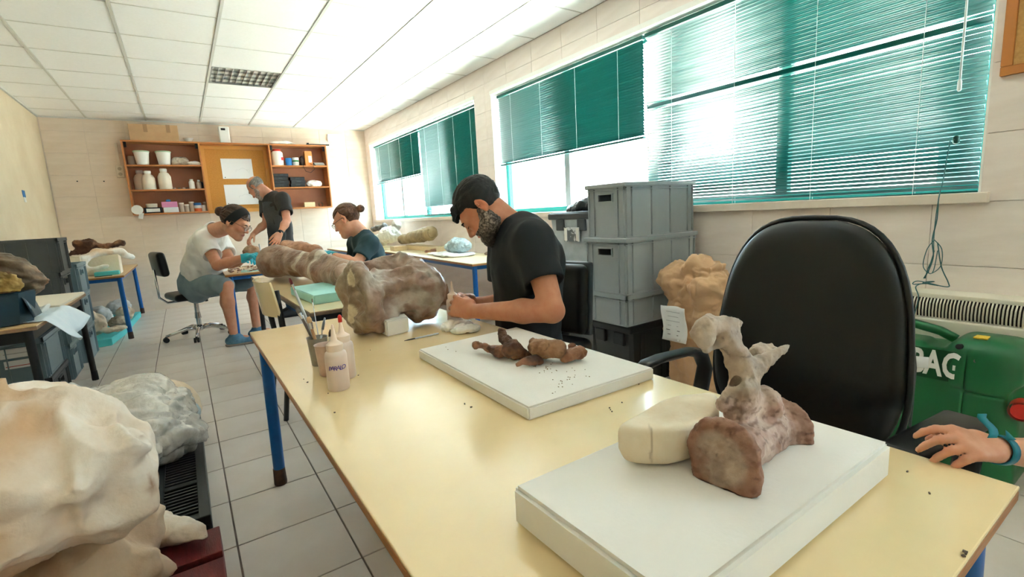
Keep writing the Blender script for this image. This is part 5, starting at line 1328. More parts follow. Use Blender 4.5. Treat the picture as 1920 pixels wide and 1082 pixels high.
rock('white_tissue', 'small white paper wad beside the dark blue tub', 'paper wad', [((-.70, 3.72, .715), np.array(Matrix.Rotation(-.7, 3, 'Y')), (.05, .06, .02))], .006, mat('white tissue', 'eef0f0', .85), .006, 20, ('f0f0ee', 'f0f0ee'), None, 63)

# ---- back left table : blocks, cast and fossil
m_block = mat('cream plaster block', 'eee1ca', .8, 'e2d2b6', 7, .6, .3, 60)
for (p_, dims, lb_) in (((-1.08, 6.66, TZ+.061), (.34, .26, .12), 'lowest cream plaster block at the left end of the back left table'), ((-1.06, 6.66, TZ+.172), (.36, .25, .10), 'upper cream plaster block at the left end of the back left table'), ((-.76, 6.81, TZ+.106), (.34, .22, .21), 'long cream plaster block carrying the brown fossil')):
    o = MB().box((0, 0, 0), dims, .008).build('plaster_block', m_block, None); o.location = p_; tag(o, lb_, 'plaster block')
w_ = lambda px, py, yy=6.62: at(px, py, y=yy)
rock('white_cast', 'white curved plaster cast draped over the blocks on the back left table', 'plaster cast', [(w_(155, 512), w_(156, 488), .03, .04), (w_(156, 488), w_(180, 474, 6.7), .04, .04), (w_(180, 474, 6.7), w_(228, 471, 6.75), .04, .03), (w_(165, 506), w_(200, 499), .03, .026), (w_(232, 478, 6.75), w_(246, 482, 6.8), .03, .032)], .009, m_plas, .010, 9, ('f5f1ea', 'f3eee6', 'e6cdb2'), TZ+.001, 71, k=.04, rid=.003)
rock('fossil_bone', 'reddish brown fossil lying on the white cast on the back left table', 'fossil', [(w_(150, 458, 6.8), w_(168, 458, 6.8), .055, .06), (w_(132, 475, 6.8), w_(165, 468, 6.8), .03, .05), (w_(168, 460, 6.8), w_(200, 463, 6.8), .04, .018), (w_(205, 460, 6.8), w_(230, 455, 6.8), .028, .030)], .007, m_foss, .014, 16, ('7d5236', 'b98a62', '5a3a28'), None, 72, rid=.003)
rock('plaster_lump', 'small round white lump on the left end of the upper plaster block', 'plaster lump', [(w_(119, 470, 6.66), None, (.055, .05, .05))], .008, m_plas, .008, 12, ('f0eadf', 'e6dccb', 'cdbba2'), None, 73)
slab('foam_block', 'flat turquoise foam piece at the back of the back left table', 'foam block', [(-.80, 6.56), (-.60, 6.58), (-.60, 6.685), (-.80, 6.685)], TZ+.001, TZ+.04, m_tfoam, .003)
tag(MB().box((-.72, 6.49, TZ+.004), (.14, .014, .007), .002, rz=.1).build('file_tool', m_black), 'thin dark file lying at the front of the back left table', 'tool')
# floor foam with plaster lumps
slab('foam_sheet', 'turquoise foam sheet on the floor under the back left table', 'foam sheet', [(-1.20, 6.16), (-.72, 6.22), (-.66, 6.70), (-.58, 8.0), (-1.20, 8.05)], .002, .075, m_tfoam, .006)
lump = [((-.96, 6.48, .22), (.20, .15, .15), 'rounded cream plaster lump at the front left of the floor foam'), ((-.72, 6.42, .125), (.13, .07, .055), 'flat pointed plaster lump at the front right of the floor foam'), ((-.70, 6.72, .16), (.10, .14, .08), 'grey-brown stone lump behind the pointed one on the floor foam'), ((-.88, 7.10, .19), (.12, .14, .12), 'grey wrapped lump in the middle of the floor foam'), ((-.68, 7.38, .16), (.09, .14, .09), 'pale tan lump at the right edge of the floor foam'), ((-1.10, 7.45, .19), (.10, .17, .12), 'bluish plastic-wrapped lump at the far left of the floor foam'), ((-.78, 7.78, .18), (.13, .13, .12), 'whitish wrapped lump at the back of the floor foam near the table leg')]
for i, (c_, r_, lb_) in enumerate(lump):
    rock('plaster_lump', lb_, 'plaster lump', [(c_, None, r_)], .010, m_plas if i % 3 != 2 else mat('stone lump', 'ffffff', .7, 'cfc6bb', 9, .7, .3, 60, attr=True), .022, 9, (('ece0cf', 'd8c7b0', 'b59f86'), ('a39684', 'b8ab98'), ('cfd3d6', 'b9bcbd'))[(0, 0, 1, 2, 0, 2, 2)[i]], .076, 80+i, rid=.004)

# ---- window table
m_kb = mat('tan wrapped bone', 'ffffff', .6, 'c9b493', 8, .6, .3, 40, attr=True)
rock('wrapped_bone', 'long tan cloth-wrapped bone leaning at the back of the window table', 'wrapped bone', [(at(754, 450, x=2.50), at(806, 437, x=2.58), .062, .10)], .009, m_kb, .012, 9, ('a89a78', 'c0b190', '97886a'), None, 90)
for (a, b, lb_) in (((2.56, 5.78, TZ+.0305), (.16, 1.10, .06), 'long pale wooden plank on the window table beneath the wrapped bone'), ((2.36, 6.22, TZ+.0305), (.16, .22, .06), 'short cream block at the far end of the window table')):
    o = MB().box((0, 0, 0), b, .005).build('wooden_block', mat('pale raw wood', 'dcc6a0', .6, 'cfb78e', 9, .6, stretch=(8, 1, 8)), None); o.location = a; o.rotation_euler = (0, 0, -.06); tag(o, lb_, 'block')
rock('wrapped_fossil', 'pale blue plastic-wrapped fossil on white tissue on the window table', 'wrapped fossil', [((2.43, 4.62, .79), None, (.12, .17, .085)), ((2.42, 4.76, .78), None, (.09, .09, .070))], .008, mat('blue clear wrap', 'b9cfd2', .2, '8f9a98', 14, .8, .5, 40, spec=.7), .014, 14, ('b9cfd2', '9fb0b0'), .712, 91, rid=.006)
rock('white_tissue', 'white crumpled tissue bed under the blue-wrapped fossil', 'tissue', [((2.40, 4.70, .695), None, (.20, .34, .018)), ((2.28, 4.55, .70), None, (.09, .12, .022)), ((2.36, 5.00, .692), None, (.12, .16, .015))], .008, mat('white tissue', 'eef0f0', .85), .008, 12, ('f2f2f0', 'f2f2f0'), TZ+.001, 92)
rock('bone_fragment', 'small reddish bone fragments between the plank and the tissue', 'fossil', [((2.34, 5.30, .70), (2.40, 5.20, .71), .018, .025)], .006, m_foss, .008, 20, ('a0705a', 'c09a80'), TZ+.001, 93)
rock('fossil_fragment', 'dark small fragment at the near end of the tissue bed', 'fossil', [((2.58, 4.28, .70), None, (.05, .03, .02))], .006, m_foss, .006, 20, ('8d7a68', '6d5b4d'), TZ+.001, 94)
rock('plastic_bag', 'cloudy white plastic bag slumped under the far window', 'bag', [(at(730, 440, x=2.52), None, (.16, .22, .13)), (at(745, 422, x=2.62), None, (.08, .10, .09)), (at(712, 450, x=2.5), None, (.12, .20, .10))], .011, mat('cloudy plastic bag', 'e4e4de', .35, 'd2d0c5', 6, .7, .4, 30), .02, 8, ('e6e4dc', 'd6d2c6'), TZ+.001, 95, rid=.008)
rock('fossil_lump', 'dark grey twisted lump behind the cloudy plastic bag', 'fossil', [(at(700, 430, x=2.62), at(722, 424, x=2.65), .05, .05)], .010, m_foss, .015, 12, ('5f605e', '7c7b78'), None, 96)
# ---- scraps on the table of the woman in white
rnd = random.Random(12); mb = MB(); k_ = 0
for i in range(90):
    x, y = rnd.uniform(.34, 1.0), rnd.uniform(5.22, 6.0); r_ = rnd.uniform(.008, .03)
    mb.box((x, y, TZ+.006), (r_*2, r_*1.2, .010), .002, rz=rnd.uniform(0, 3))
tag(mb.build('bone_scraps', mat('bone scraps', 'd9c3ae', .8, '8e5f4a', 9, 1, ramp=(.48, .52))), 'pale and reddish bone scraps strewn over the table of the woman in white', 'scraps', kind='stuff')
slab('paper_sheet', 'pale turquoise sheet under the scraps in front of the woman in white', 'paper', [(.42, 5.24), (.74, 5.22), (.76, 5.50), (.44, 5.52)], TZ+.0005, TZ+.003, m_gfoam, .0005)
# ================================================================== people
m_skin = mat('skin', 'ffffff', .5, 'f0d2c4', 30, .5, .12, 260, attr=True, sss=.12, spec=.4)
m_hairm = mat('hair', 'ffffff', .55, '8c8079', 60, .7, .6, 160, attr=True, stretch=(1, 1, 1))
m_glove = mat('teal nitrile glove', '2cb4cc', .38, '22a2bc', 14, .6, .25, 80)
def di(ix, iy, iz=0.): return nrm(ix*AR-iy*AU+iz*AF)
def hand_cones(wr, f, n, t, sz=1., curl=(.5, .6, .4), thumb=(.5, .8, .35), spread=1.):
    """palm, four fingers and a thumb: f = finger direction, n = out of the palm, t = towards the thumb"""
    wr = V3(wr); f = nrm(f); n = nrm(V3(n)-f*np.dot(f, n)); t = nrm(V3(t)-f*np.dot(f, t)-n*np.dot(n, t)); o = []
    L = [.072, .080, .074, .057]; B = [.030, .010, -.011, -.030]; KL = [.088, .092, .088, .080]
    for i in range(4):
        kn = wr+sz*(f*KL[i]+t*B[i]-n*.002*(1 if i in (0, 3) else 0))
        o.append((wr+sz*(f*.012+t*B[i]*.55), kn, .0155*sz, .0112*sz, .012*sz))
        a = 0.; p = kn; fr = (.46, .30, .24); rr = (.0098, .0086, .0078, .0066); sp = t*(.10*(1.5-i)*spread)
        cu = curl[i] if np.ndim(curl[0]) else curl
        for j in range(3):
            a += cu[j]; dirr = nrm((f+sp*(1 if a < 1 else .3))*math.cos(a)+n*math.sin(a)); q_ = p+dirr*L[i]*fr[j]*sz
            o.append((p, q_, rr[j]*sz, rr[j+1]*sz, .004*sz)); p = q_
    b = wr+sz*(f*.022+t*.026+n*.006); d0 = nrm(t*thumb[0]+f*thumb[1]+n*thumb[2]); p1 = b+d0*.040*sz
    d1 = nrm(d0+f*.35-t*.25+n*.1); p2 = p1+d1*.032*sz; d2 = nrm(d1+f*.2-t*.2+n*.15); p3 = p2+d2*.025*sz
    o += [(wr+sz*(f*.012+t*.012), b, .016*sz, .0165*sz, .012*sz), (b, p1, .0165*sz, .0115*sz, .010*sz), (p1, p2, .0110*sz, .0100*sz, .004*sz), (p2, p3, .0100*sz, .0080*sz, .004*sz)]
    return o
class Person:
    def __init__(s, label, J, Y, Z, hs=1., skin='d39a7c', h=.005, arm=1., body=1., fw=None, belly=0., lips='b06a60', leg=1., loc=None, legs=True):
        s.J = {k: V3(v) for k, v in J.items()}; s.hs = hs; s.skin = lin(skin); s.h = h; s.arm = arm; s.body = body; s.belly = belly; s.lips = lin(lips); s.leg = leg; s.legs = legs
        s.Y = nrm(Y); s.Z = nrm(V3(Z)-s.Y*np.dot(s.Y, Z)); s.X = np.cross(s.Y, s.Z); s.R = np.stack([s.X, s.Y, s.Z], 1)
        s.fw = nrm(fw if fw is not None else s.Y*[1, 1, 0])
        g = s.J['pelvis']; s.loc = np.array([g[0], g[1], 0]) if loc is None else V3(loc)
        s.root = empty('person', s.loc, 0, label, 'person')
    def T(s, p): return s.J['head']+s.R @ (np.array(p, float)*s.hs)
    def grid(s, m, keys=None, h=None, extra=()):
        P = [s.J[k] for k in (keys or s.J)]+list(extra); lo, hi = bbox(P, m); return SDF(lo, hi, h or s.h)
    def torso(s, g, e):
        J, b, fw = s.J, s.body, s.fw
        g.cone(J['pelvis'], J['waist'], .150*b+e, .132*b+e, .05, flat=fw, fs=.74)
        g.cone(J['waist'], J['chest'], .132*b+e, .155*b+e, .06, flat=fw, fs=.74)
        if s.belly: g.ell(J['waist']+fw*.05*b, (.12*b+s.belly+e, .12*b+s.belly+e, .13*b+e), .06)
        up = nrm(J['neck']-J['chest']); g.cone(J['chest'], J['neck']-up*.05, .150*b+e, .075*b+e, .05, flat=fw, fs=.74)
        for a in 'ab': g.cone(J['neck']-up*.055, J['sh'+a], .060*b+e, .055*s.arm+e, .05)
    def arms(s, g, e, ends=None, which='ab'):
        J, m = s.J, s.arm
        for a in which:
            g.cone(J['sh'+a], J['el'+a], .053*m+e, .040*m+e, .03)
            if ends is None:
                g.cone(J['el'+a], J['el'+a]+(J['wr'+a]-J['el'+a])*.35, .040*m, .041*m, .012); g.cone(J['el'+a]+(J['wr'+a]-J['el'+a])*.35, J['wr'+a], .040*m, .0255*m, .02)
    def head(s, g):
        T, R, h = s.T, s.R, s.hs
        E = lambda c, r, k, op='add', Rr=None: g.ell(T(c), np.array(r)*h, k*h, op, R=(R if Rr is None else R @ Rr))
        C = lambda a, b, ra, rb, k, op='add': g.cone(T(a), T(b), ra*h, rb*h, k*h, op)
        E((0, -.018, .035), (.074, .094, .083), 0); E((0, .035, -.025), (.056, .060, .085), .03)
        C((-.046, .004, -.060), (-.014, .070, -.094), .022, .016, .03); C((.046, .004, -.060), (.014, .070, -.094), .022, .016, .03); C((-.010, .076, -.096), (.010, .076, -.096), .017, .017, .02)
        E((.040, .062, -.022), (.020, .020, .018), .022); E((-.040, .062, -.022), (.020, .020, .018), .022)
        C((-.034, .080, .020), (.034, .080, .020), .012, .012, .018)
        for x in (-.031, .031): E((x, .100, .000), (.017, .016, .012), .012, 'sub')
        for x in (-.031, .031): E((x, .0795, -.002), (.0150, .0135, .0120), .003)
        C((0, .088, .008), (0, .110, -.026), .0075, .0105, .008); E((.012, .100, -.031), (.0085, .010, .0075), .006); E((-.012, .100, -.031), (.0085, .010, .0075), .006)
        C((-.020, .088, -.058), (0, .0965, -.0545), .0045, .0062, .005); C((.020, .088, -.058), (0, .0965, -.0545), .0045, .0062, .005)
        C((-.015, .089, -.066), (.015, .089, -.066), .0062, .0062, .006)
        C((-.022, .0985, -.0605), (.022, .0985, -.0605), .0016, .0016, .002, 'sub')
        for x in (-1, 1):
            Rr = np.array(Matrix.Rotation(-.35*x, 3, 'Z') @ Matrix.Rotation(-.12, 3, 'X'))
            E((.079*x, -.010, -.004), (.0075, .019, .032), .004, 'add', Rr); E((.0865*x, -.006, .002), (.0085, .011, .021), .002, 'sub', Rr)
            E((.080*x, -.004, -.030), (.007, .010, .010), .004)
    def build(s, hands, m=None, h=None, shoes=True):
        J = s.J; g = s.grid(.20, h=h)
        s.torso(g, -.012); s.arms(g, 0)
        g.cone(s.T((0, -.022, -.045)), J['neck']-nrm(J['neck']-J['chest'])*.01, .054*s.hs, .062*s.hs, .03)
        if s.legs:
            for a in 'ab':
                l = s.leg; g.cone(J['pelvis']+(J['kn'+a]-J['pelvis'])*.15, J['kn'+a], .085*l, .056*l, .05)
                c = J['kn'+a]+(J['an'+a]-J['kn'+a])*.32; bk = -s.fw*.012
                g.cone(J['kn'+a], c+bk, .054*l, .055*l, .03); g.cone(c+bk, J['an'+a], .053*l, .035*l, .03)
                g.cone(J['an'+a]-[0, 0, .02], J['an'+a]+nrm(J['to'+a]-J['an'+a])*.10-[0, 0, .035], .034*l, .026*l, .03)
        for H in hands.values():
            for (a, b, ra, rb, k) in H: g.cone(a, b, ra, rb, k)
        s.head(g)
        Hd, Rr, hs = J['head'], s.R, s.hs
        base, lp, Tm = np.array(s.skin), np.array(s.lips), s.T
        def col(P, N):
            Q = (P-Hd) @ Rr/hs; n = fbm(P, 14, 3, 3)
            c = base*(1+.06*n)[:, None]
            nz = (np.abs(Q[:, 0]) < .09) & (Q[:, 1] > .03) & (np.abs(Q[:, 2]) < .13)
            lipm = (1-sstep((Q[:, 0]/.024)**2+((Q[:, 2]+.0605)/.0105)**2, .7, 1.1))*sstep(Q[:, 1], .075, .085)*nz
            ck = np.exp(-((np.abs(Q[:, 0])-.042)**2+(Q[:, 2]+.025)**2)/.0005)*nz*.25+np.exp(-(Q[:, 0]**2+(Q[:, 2]+.028)**2)/.0002)*nz*.2
            ey = np.exp(-((np.abs(Q[:, 0])-.031)**2+(Q[:, 2]-.002)**2)/.00022)*nz*.30
            ear = np.exp(-((np.abs(Q[:, 0])-.082)**2)/.00008)*(np.abs(Q[:, 1]+.008) < .03)*(np.abs(Q[:, 2]) < .045)*.3
            red = np.array([min(1, base[0]*1.05), base[1]*.62, base[2]*.55])
            c = c*(1-np.clip(ck+ear, 0, 1))[:, None]+red*np.clip(ck+ear, 0, 1)[:, None]
            c = c*(1-.45*ey)[:, None]; c = c*(1-lipm)[:, None]+lp*lipm[:, None]
            return np.clip(c, 0, 1)
        s.skinobj = surf('body', g, m or m_skin, s.root, 2, None, col, origin=None)
        s.skinobj.data.transform(Matrix.Translation(tuple(-s.loc)))
        # closed eyelid lashes
        for x in (-.031, .031):
            pts = [s.T((x+.0135*u, .0795+.0135*math.sqrt(max(0, 1-(u*.9)**2))*.98+.0022, -.0065+.002*abs(u))) for u in (-1, -.6, -.2, .2, .6, 1)]
            o = MB().tube([p-s.loc for p in pts], .0010*s.hs, 5).build('eyelashes', mat('dark lashes', '1d1512', .8), s.root, smooth=True)
        return s
    def cloth(s, name, g, m, disp=.0035, sc_=9, seed=0, ft=0.):
        def d(P, N): return fbm(P, sc_, seed, 3)*disp+ridged(P*np.array([1, 1, .6]), sc_*.9, seed+5, 2)*disp*.9-disp*.5
        o = surf(name, g, m, s.root, 2, d); o.data.transform(Matrix.Translation(tuple(-s.loc))); return o
    def shirt(s, m, sleeve=.55, hem=None, e=.012, name='shirt', neckr=.066, disp=.0045, seed=0, low=None, open_=True):
        J = s.J; g = s.grid(.22, ['pelvis', 'waist', 'chest', 'neck', 'sha', 'shb', 'ela', 'elb']); s.torso(g, e)
        for a in 'ab':
            v = J['el'+a]-J['sh'+a]; en = J['sh'+a]+v*sleeve
            g.cone(J['sh'+a], en, .060*s.arm+e*.8, .056*s.arm+e, .04)
        for a in 'ab':
            v = J['el'+a]-J['sh'+a]; u = nrm(v); en = J['sh'+a]+v*sleeve
            g.cone(en+u*.06, en+u*.07, .085*s.arm, .085*s.arm, 0, 'sub')
            if open_: g.cone(en-u*.03, en+u*.05, .046*s.arm, .050*s.arm, 0, 'sub')
            # flat sleeve hem
            c = en; 
            g.rbox(en+u*.095, (.19, .19, .19), .002, 0, 'sub', R=np.array(Vector(tuple(u)).to_track_quat('X', 'Z').to_matrix()))
        up = nrm(J['neck']-J['chest']); g.cone(J['neck']+up*.005+s.fw*.01, J['neck']+up*.15, neckr*s.hs, neckr*s.hs, 0, 'sub')
        if hem is not None: g.plane(J['pelvis']+np.array([0, 0, hem]), (0, 0, -1), .01)
        return s.cloth(name, g, m, disp, 8, seed)
    def trousers(s, m, ratio=1.6, e=.012, name='trousers', seed=3):
        """ratio 1 = to the knee, 2 = to the ankle"""
        J = s.J; g = s.grid(.20, ['pelvis', 'waist', 'kna', 'knb', 'ana', 'anb']); b = s.body; l = s.leg
        g.cone(J['pelvis'], J['pelvis']+(J['waist']-J['pelvis'])*.5, .158*b+e, .142*b+e, .04, flat=s.fw, fs=.76)
        for a in 'ab':
            k_, an = J['kn'+a], J['an'+a]
            g.cone(J['pelvis']+(k_-J['pelvis'])*.12, J['pelvis']+(k_-J['pelvis'])*min(1, ratio), .092*l+e, .064*l+e, .05)
            if ratio > 1: g.cone(k_, k_+(an-k_)*(ratio-1), .062*l+e, .050*l+e, .03)
        return s.cloth(name, g, m, .005, 7, seed)
    def shoe(s, a, m, sole, name='shoe'):
        J = s.J; an, to = J['an'+a], J['to'+a]; f = nrm((to-an)*[1, 1, 0]); base = np.array([an[0], an[1], 0])
        lo, hi = bbox([base, base+f*.2], .12); lo[2] = 0-.02; hi[2] = .18; g = SDF(lo, hi, .0045)
        g.cone(base-f*.045+[0, 0, .050], base+f*.03+[0, 0, .055], .040, .042, .02); g.cone(base+f*.03+[0, 0, .05], base+f*.155+[0, 0, .032], .042, .032, .03); g.cone(base+[0, 0, .06], base+[0, 0, .10], .043, .045, .03)
        g.plane((0, 0, .018), (0, 0, -1)); g.cone(base+[0, 0, .09], base+[0, 0, .14], .036, .044, 0, 'sub')
        o = surf(name, g, m, s.root, 1); o.data.transform(Matrix.Translation(tuple(-s.loc)))
        g = SDF(lo, hi, .0045); g.cone(base-f*.045+[0, 0, .02], base+f*.155+[0, 0, .02], .043, .040, 0); g.plane((0, 0, .001), (0, 0, -1)); g.plane((0, 0, .022), (0, 0, 1))
        q_ = surf('sole', g, sole, o, 1); q_.data.transform(Matrix.Translation(tuple(-s.loc)))
    def hair(s, region, m, c1, c2, thick=.010, noise=.003, name='hair', extra=None, h=.0036, col=None, sc_=60):
        """shell over the skull, cut by region(x,y,z)>0 in head coordinates"""
        hs = s.hs; g = SDF((-.14, -.20, -.16), (.14, .16, .17), h)
        g.ell((0, -.018, .035), np.array((.074, .094, .083))+thick, 0); g.ell((0, .030, -.02), np.array((.056, .060, .085))+thick*.6, .02)
        g.fn(region, .006, 'sub')
        if extra: extra(g)
        k1, k2 = lin(c1), lin(c2)
        cf = col or (lambda P, N: mixc(k1, k2, np.clip(fbm(P*np.array([1, .35, 1]), 90, 4, 3)*.5+.5, 0, 1)))
        M = np.eye(4); M[:3, :3] = s.R*hs; M[:3, 3] = s.J['head']-s.loc
        return surf(name, g, m, s.root, 1, lambda P, N: ridged(P*np.array([1, .3, .8]), sc_, 2, 2)*noise-noise*.5, cf, M=M)
    def canon(s, mb, name, m, parent=None, smooth=True):
        M = np.eye(4); M[:3, :3] = s.R*s.hs; M[:3, 3] = s.J['head']-s.loc
        me = mb.mesh(name); me.transform(Matrix(M.tolist())); 
        if smooth: me.shade_smooth()
        return mkobj(name, me, m, parent or s.root)
    def glasses(s, m, r=.021, big=1.):
        g = MB()
        for x in (-.032, .032):
            g.tube([(x+r*1.12*big*math.cos(a), .104, -.002+r*.85*big*math.sin(a)) for a in np.linspace(0, 2*PI, 17)[:-1]], .0016, 6, closed=True)
        g.tube([(-.010, .105, .003), (0, .108, .006), (.010, .105, .003)], .0015, 6)
        for x in (-1, 1): g.tube([(x*.056, .103, .005), (x*.075, .06, .006), (x*.082, -.005, .008), (x*.080, -.02, -.008)], .0017, 6)
        o = s.canon(g, 'glasses', m)
        for x in (-.032, .032):
            s.canon(MB().lathe([(.001, 0), (r*1.0, .0004), (r*1.0, .0010), (.001, .0012)], (0, 0, 0), 16), 'lens', m_lens, o).data.transform(Matrix.Identity(4))
            me = o.children[-1].data; me.clear_geometry(); mb = MB().lathe([(.001, 0), (r*1.08, .0003), (.001, .0008)], (0, 0, 0), 18, sy=.82)
            tm = mb.mesh('lens'); M = np.eye(4); M[:3, :3] = s.R*s.hs; M[:3, 3] = s.J['head']-s.loc
            tm.transform(Matrix(M.tolist()) @ Matrix.Translation((x, .1045, -.002)) @ Matrix.Rotation(-PI/2, 4, 'X')); tm.materials.append(m_lens); o.children[-1].data = tm
        return o
    def brows(s, c):
        for x in (-1, 1): s.canon(MB().tube([(x*.016, .0945, .0185), (x*.030, .0950, .0225), (x*.044, .0870, .0195)], [.0035, .0045, .003], 6), 'eyebrow', mat('brow '+c, c, .9))
m_lens = mat('glasses lens', 'e8eef0', .05, alpha=.18, spec=.8)
def glove(P, H, wr, el, name='glove'):
    lo, hi = bbox([c[0] for c in H]+[c[1] for c in H]+[wr], .04); g = SDF(lo, hi, .0035)
    for (a, b, ra, rb, k) in H: g.cone(a, b, ra+.0022, rb+.0022, k+.002)
    u = nrm(V3(el)-V3(wr)); g.cone(V3(wr)-u*.01, V3(wr)+u*.055, .030*P.arm, .0345*P.arm, .012)
    o = surf(name, g, m_glove, P.root, 1, lambda P_, N: ridged(P_, 40, 3, 2)*.0010-.001); o.data.transform(Matrix.Translation(tuple(-P.loc))); return o

# ---- bearded man at the near table
f_ = lambda px, py, d: at(px, py, d=d)
MJ = dict(head=f_(902, 391, 1.86), neck=f_(960, 424, 1.90), chest=f_(985, 488, 1.90), waist=f_(986, 562, 1.92), pelvis=f_(990, 628, 1.95),
          sha=f_(1000, 456, 1.76), ela=f_(1036, 583, 1.66), wra=f_(884, 584, 1.80), shb=f_(948, 452, 2.10), elb=f_(945, 575, 2.16), wrb=f_(884, 568, 2.10))
MJ['pelvis'][2] = .53
MJ['kna'] = MJ['pelvis']+[-.40, -.12, -.02]; MJ['knb'] = MJ['pelvis']+[-.40, .10, -.02]
MJ['ana'] = np.array([MJ['kna'][0]+.02, MJ['kna'][1], .085]); MJ['anb'] = np.array([MJ['knb'][0]-.06, MJ['knb'][1], .085]); MJ['toa'] = MJ['ana']+[-.15, 0, 0]; MJ['tob'] = MJ['anb']+[-.15, .02, 0]
man = Person('bearded man in a black t-shirt sitting at the near table, head bowed over his hands', MJ, di(-.55, .835, .05), di(-.835, -.55, 0), .97, 'c98c6c', .0042, 1.02, 1.0, fw=(-.98, .12, 0), belly=.0, leg=.86)
fa = nrm(f_(848, 572, 1.86)-MJ['wra'])
HA = hand_cones(MJ['wra'], fa, di(0, .15, 1), di(0, -1, .2), 1.02, (.55, .65, .4), (.35, .9, .3))
HB = hand_cones(MJ['wrb'], nrm(f_(852, 565, 2.02)-MJ['wrb']), di(0, .3, -1), di(0, -1, 0), 1.02, (.6, .6, .4), (.35, .9, .3))
man.build({'a': HA, 'b': HB})
m_tee = mat('black cotton', '17181c', .85, '1e2026', 10, .6, .15, 400)
man.shirt(m_tee, .60, hem=-.06, e=.016, disp=.006)
man.trousers(mat('dark trousers', '23262e', .85), 2.0)
for a in 'ab': man.shoe(a, mat('dark grey shoe', '3a3c40', .7), m_rub)
def reg_m(X, Y, Z):   # short dark hair, fringe falling forward
    hl = .045+.9*(Y+.0)*0
    front = Z-(.040+.30*np.maximum(Y-.02, 0)); side = Z-(.012-.55*np.clip(-Y-.01, 0, .06)); 
    d = np.where(Y > .040, Z-.044, np.where(Y > .012, Z-(-.004+1.7*(Y-.012)), np.where(Y > -.022, Z+.004, Z+.040)))
    return np.minimum(d, .02)
man.hair(reg_m, m_hairm, '0c0a0a', '1d1817', .0065, .003, extra=lambda g: [g.cone((x, .066, .082), (x*1.15, .097, .056), .014, .006, .014) for x in (-.04, -.015, .012, .038)])
def beard_col(P, N):
    n = np.clip(fbm(P, 210, 4, 3)*.8+.5, 0, 1); w_ = sstep(-P[:, 2], .045, .10)*sstep(P[:, 1], .0, .07)
    lt = np.exp(-((P[:, 1]-.02)**2+(P[:, 2]+.05)**2)/.0016)
    return mixc(lin('2b2421'), lin('b5a89e'), np.clip(n*(.40+.85*lt)-.25*w_, 0, 1))
def beard(P, thick, name, col, region, m, h=.0034, noise=.004):
    hs = P.hs; g = SDF((-.10, -.06, -.15), (.10, .15, .03), h)
    g.ell((0, .035, -.025), np.array((.056, .060, .085))+thick*.5, 0)
    for x in (-1, 1): g.cone((x*.048, .004, -.055), (x*.014, .072, -.094), .024+thick, .018+thick, .03); g.cone((x*.060, .005, -.015), (x*.052, .01, -.06), .010+thick, .018+thick, .02)
    g.cone((-.010, .078, -.098), (.010, .078, -.098), .020+thick, .020+thick, .02); g.cone((-.024, .088, -.045), (.024, .088, -.045), .008, .008, .006)
    g.fn(region, .004, 'sub'); g.ell((0, .105, -.061), (.018, .016, .0065), .002, 'sub')
    M = np.eye(4); M[:3, :3] = P.R*hs; M[:3, 3] = P.J['head']-P.loc
    return surf(name, g, m, P.root, 1, lambda V, N: ridged(V, 70, 2, 3)*noise-noise*.5, col, M=M)
def reg_b(X, Y, Z):
    top = -.030+np.clip(-(Y-.045), 0, .07)*1.1; top = np.where(Y > .078, -.040, top)
    return np.minimum(top-Z, Y+.010+.45*(Z+.03)*0)
beard(man, .0095, 'beard', beard_col, reg_b, m_hairm, noise=.0022)
man.brows('15100f')

# ---- woman in white
WJ = dict(head=f_(441, 417, 4.25), neck=f_(403, 432, 4.55), chest=f_(388, 466, 4.70), waist=f_(374, 503, 4.80), pelvis=f_(366, 533, 4.88),
          sha=f_(384, 450, 4.48), ela=f_(408, 498, 4.32), wra=f_(462, 482, 4.22), shb=f_(408, 446, 4.85), elb=f_(436, 494, 4.72), wrb=f_(462, 484, 4.60),
          kna=f_(424, 536, 4.52), knb=f_(476, 528, 4.85), ana=f_(438, 617, 4.60), anb=f_(479, 598, 4.85))
WJ['ana'][2] = .09; WJ['anb'][2] = .09; WJ['toa'] = WJ['ana']+[.15, -.02, 0]; WJ['tob'] = WJ['anb']+[.15, .0, 0]
wom = Person('woman in a white t-shirt with a black headband bending over the scrap-strewn table', WJ, di(.88, .47, .12), di(.47, -.88, 0), 1.17, 'cf9678', .0055, 1.12, 1.12, fw=(.97, .2, 0), belly=.03, leg=1.05)
WH = hand_cones(WJ['wra'], nrm(f_(492, 474, 4.16)-WJ['wra']), di(.2, .9, .3), di(0, -.2, 1), 1.0, (.5, .6, .4), (.5, .9, .4))
WH2 = hand_cones(WJ['wrb'], nrm(f_(490, 484, 4.5)-WJ['wrb']), di(0, 1, 0), di(0, 0, -1), 1.0)
wom.build({'a': WH, 'b': WH2}); glove(wom, WH, WJ['wra'], WJ['ela']); glove(wom, WH2, WJ['wrb'], WJ['elb'])
wom.shirt(mat('white cotton', 'ece8e4', .85, 'dcd8d6', 8, .5, .1, 300), .62, hem=-.08, e=.022, disp=.008, seed=9)
wom.trousers(mat('grey blue shorts', '84969c', .85, '76888f', 8), .95, e=.022, name='shorts')
for a in 'ab':
    wom.shoe(a, mat('steel blue sandal', '5f8ba6', .7, '49708a', 20), mat('taupe sole', '8a7d72', .7), 'sandal')
def reg_w(X, Y, Z): return np.minimum(np.where(Y > .02, Z-(.062-.2*(Y-.02)), np.where(Y > -.02, Z-(.010+1.2*(Y+.02)), Z+.045)), .02)
wom.hair(reg_w, m_hairm, '3a261b', '5b3c2a', .010, .003, extra=lambda g: g.ell((0, -.128, .022), (.038, .036, .036), .012))
bd = SDF((-.11, -.13, -.06), (.11, .13, .15), .004); bd.ell((0, -.018, .035), (.0885, .1085, .0975), 0)
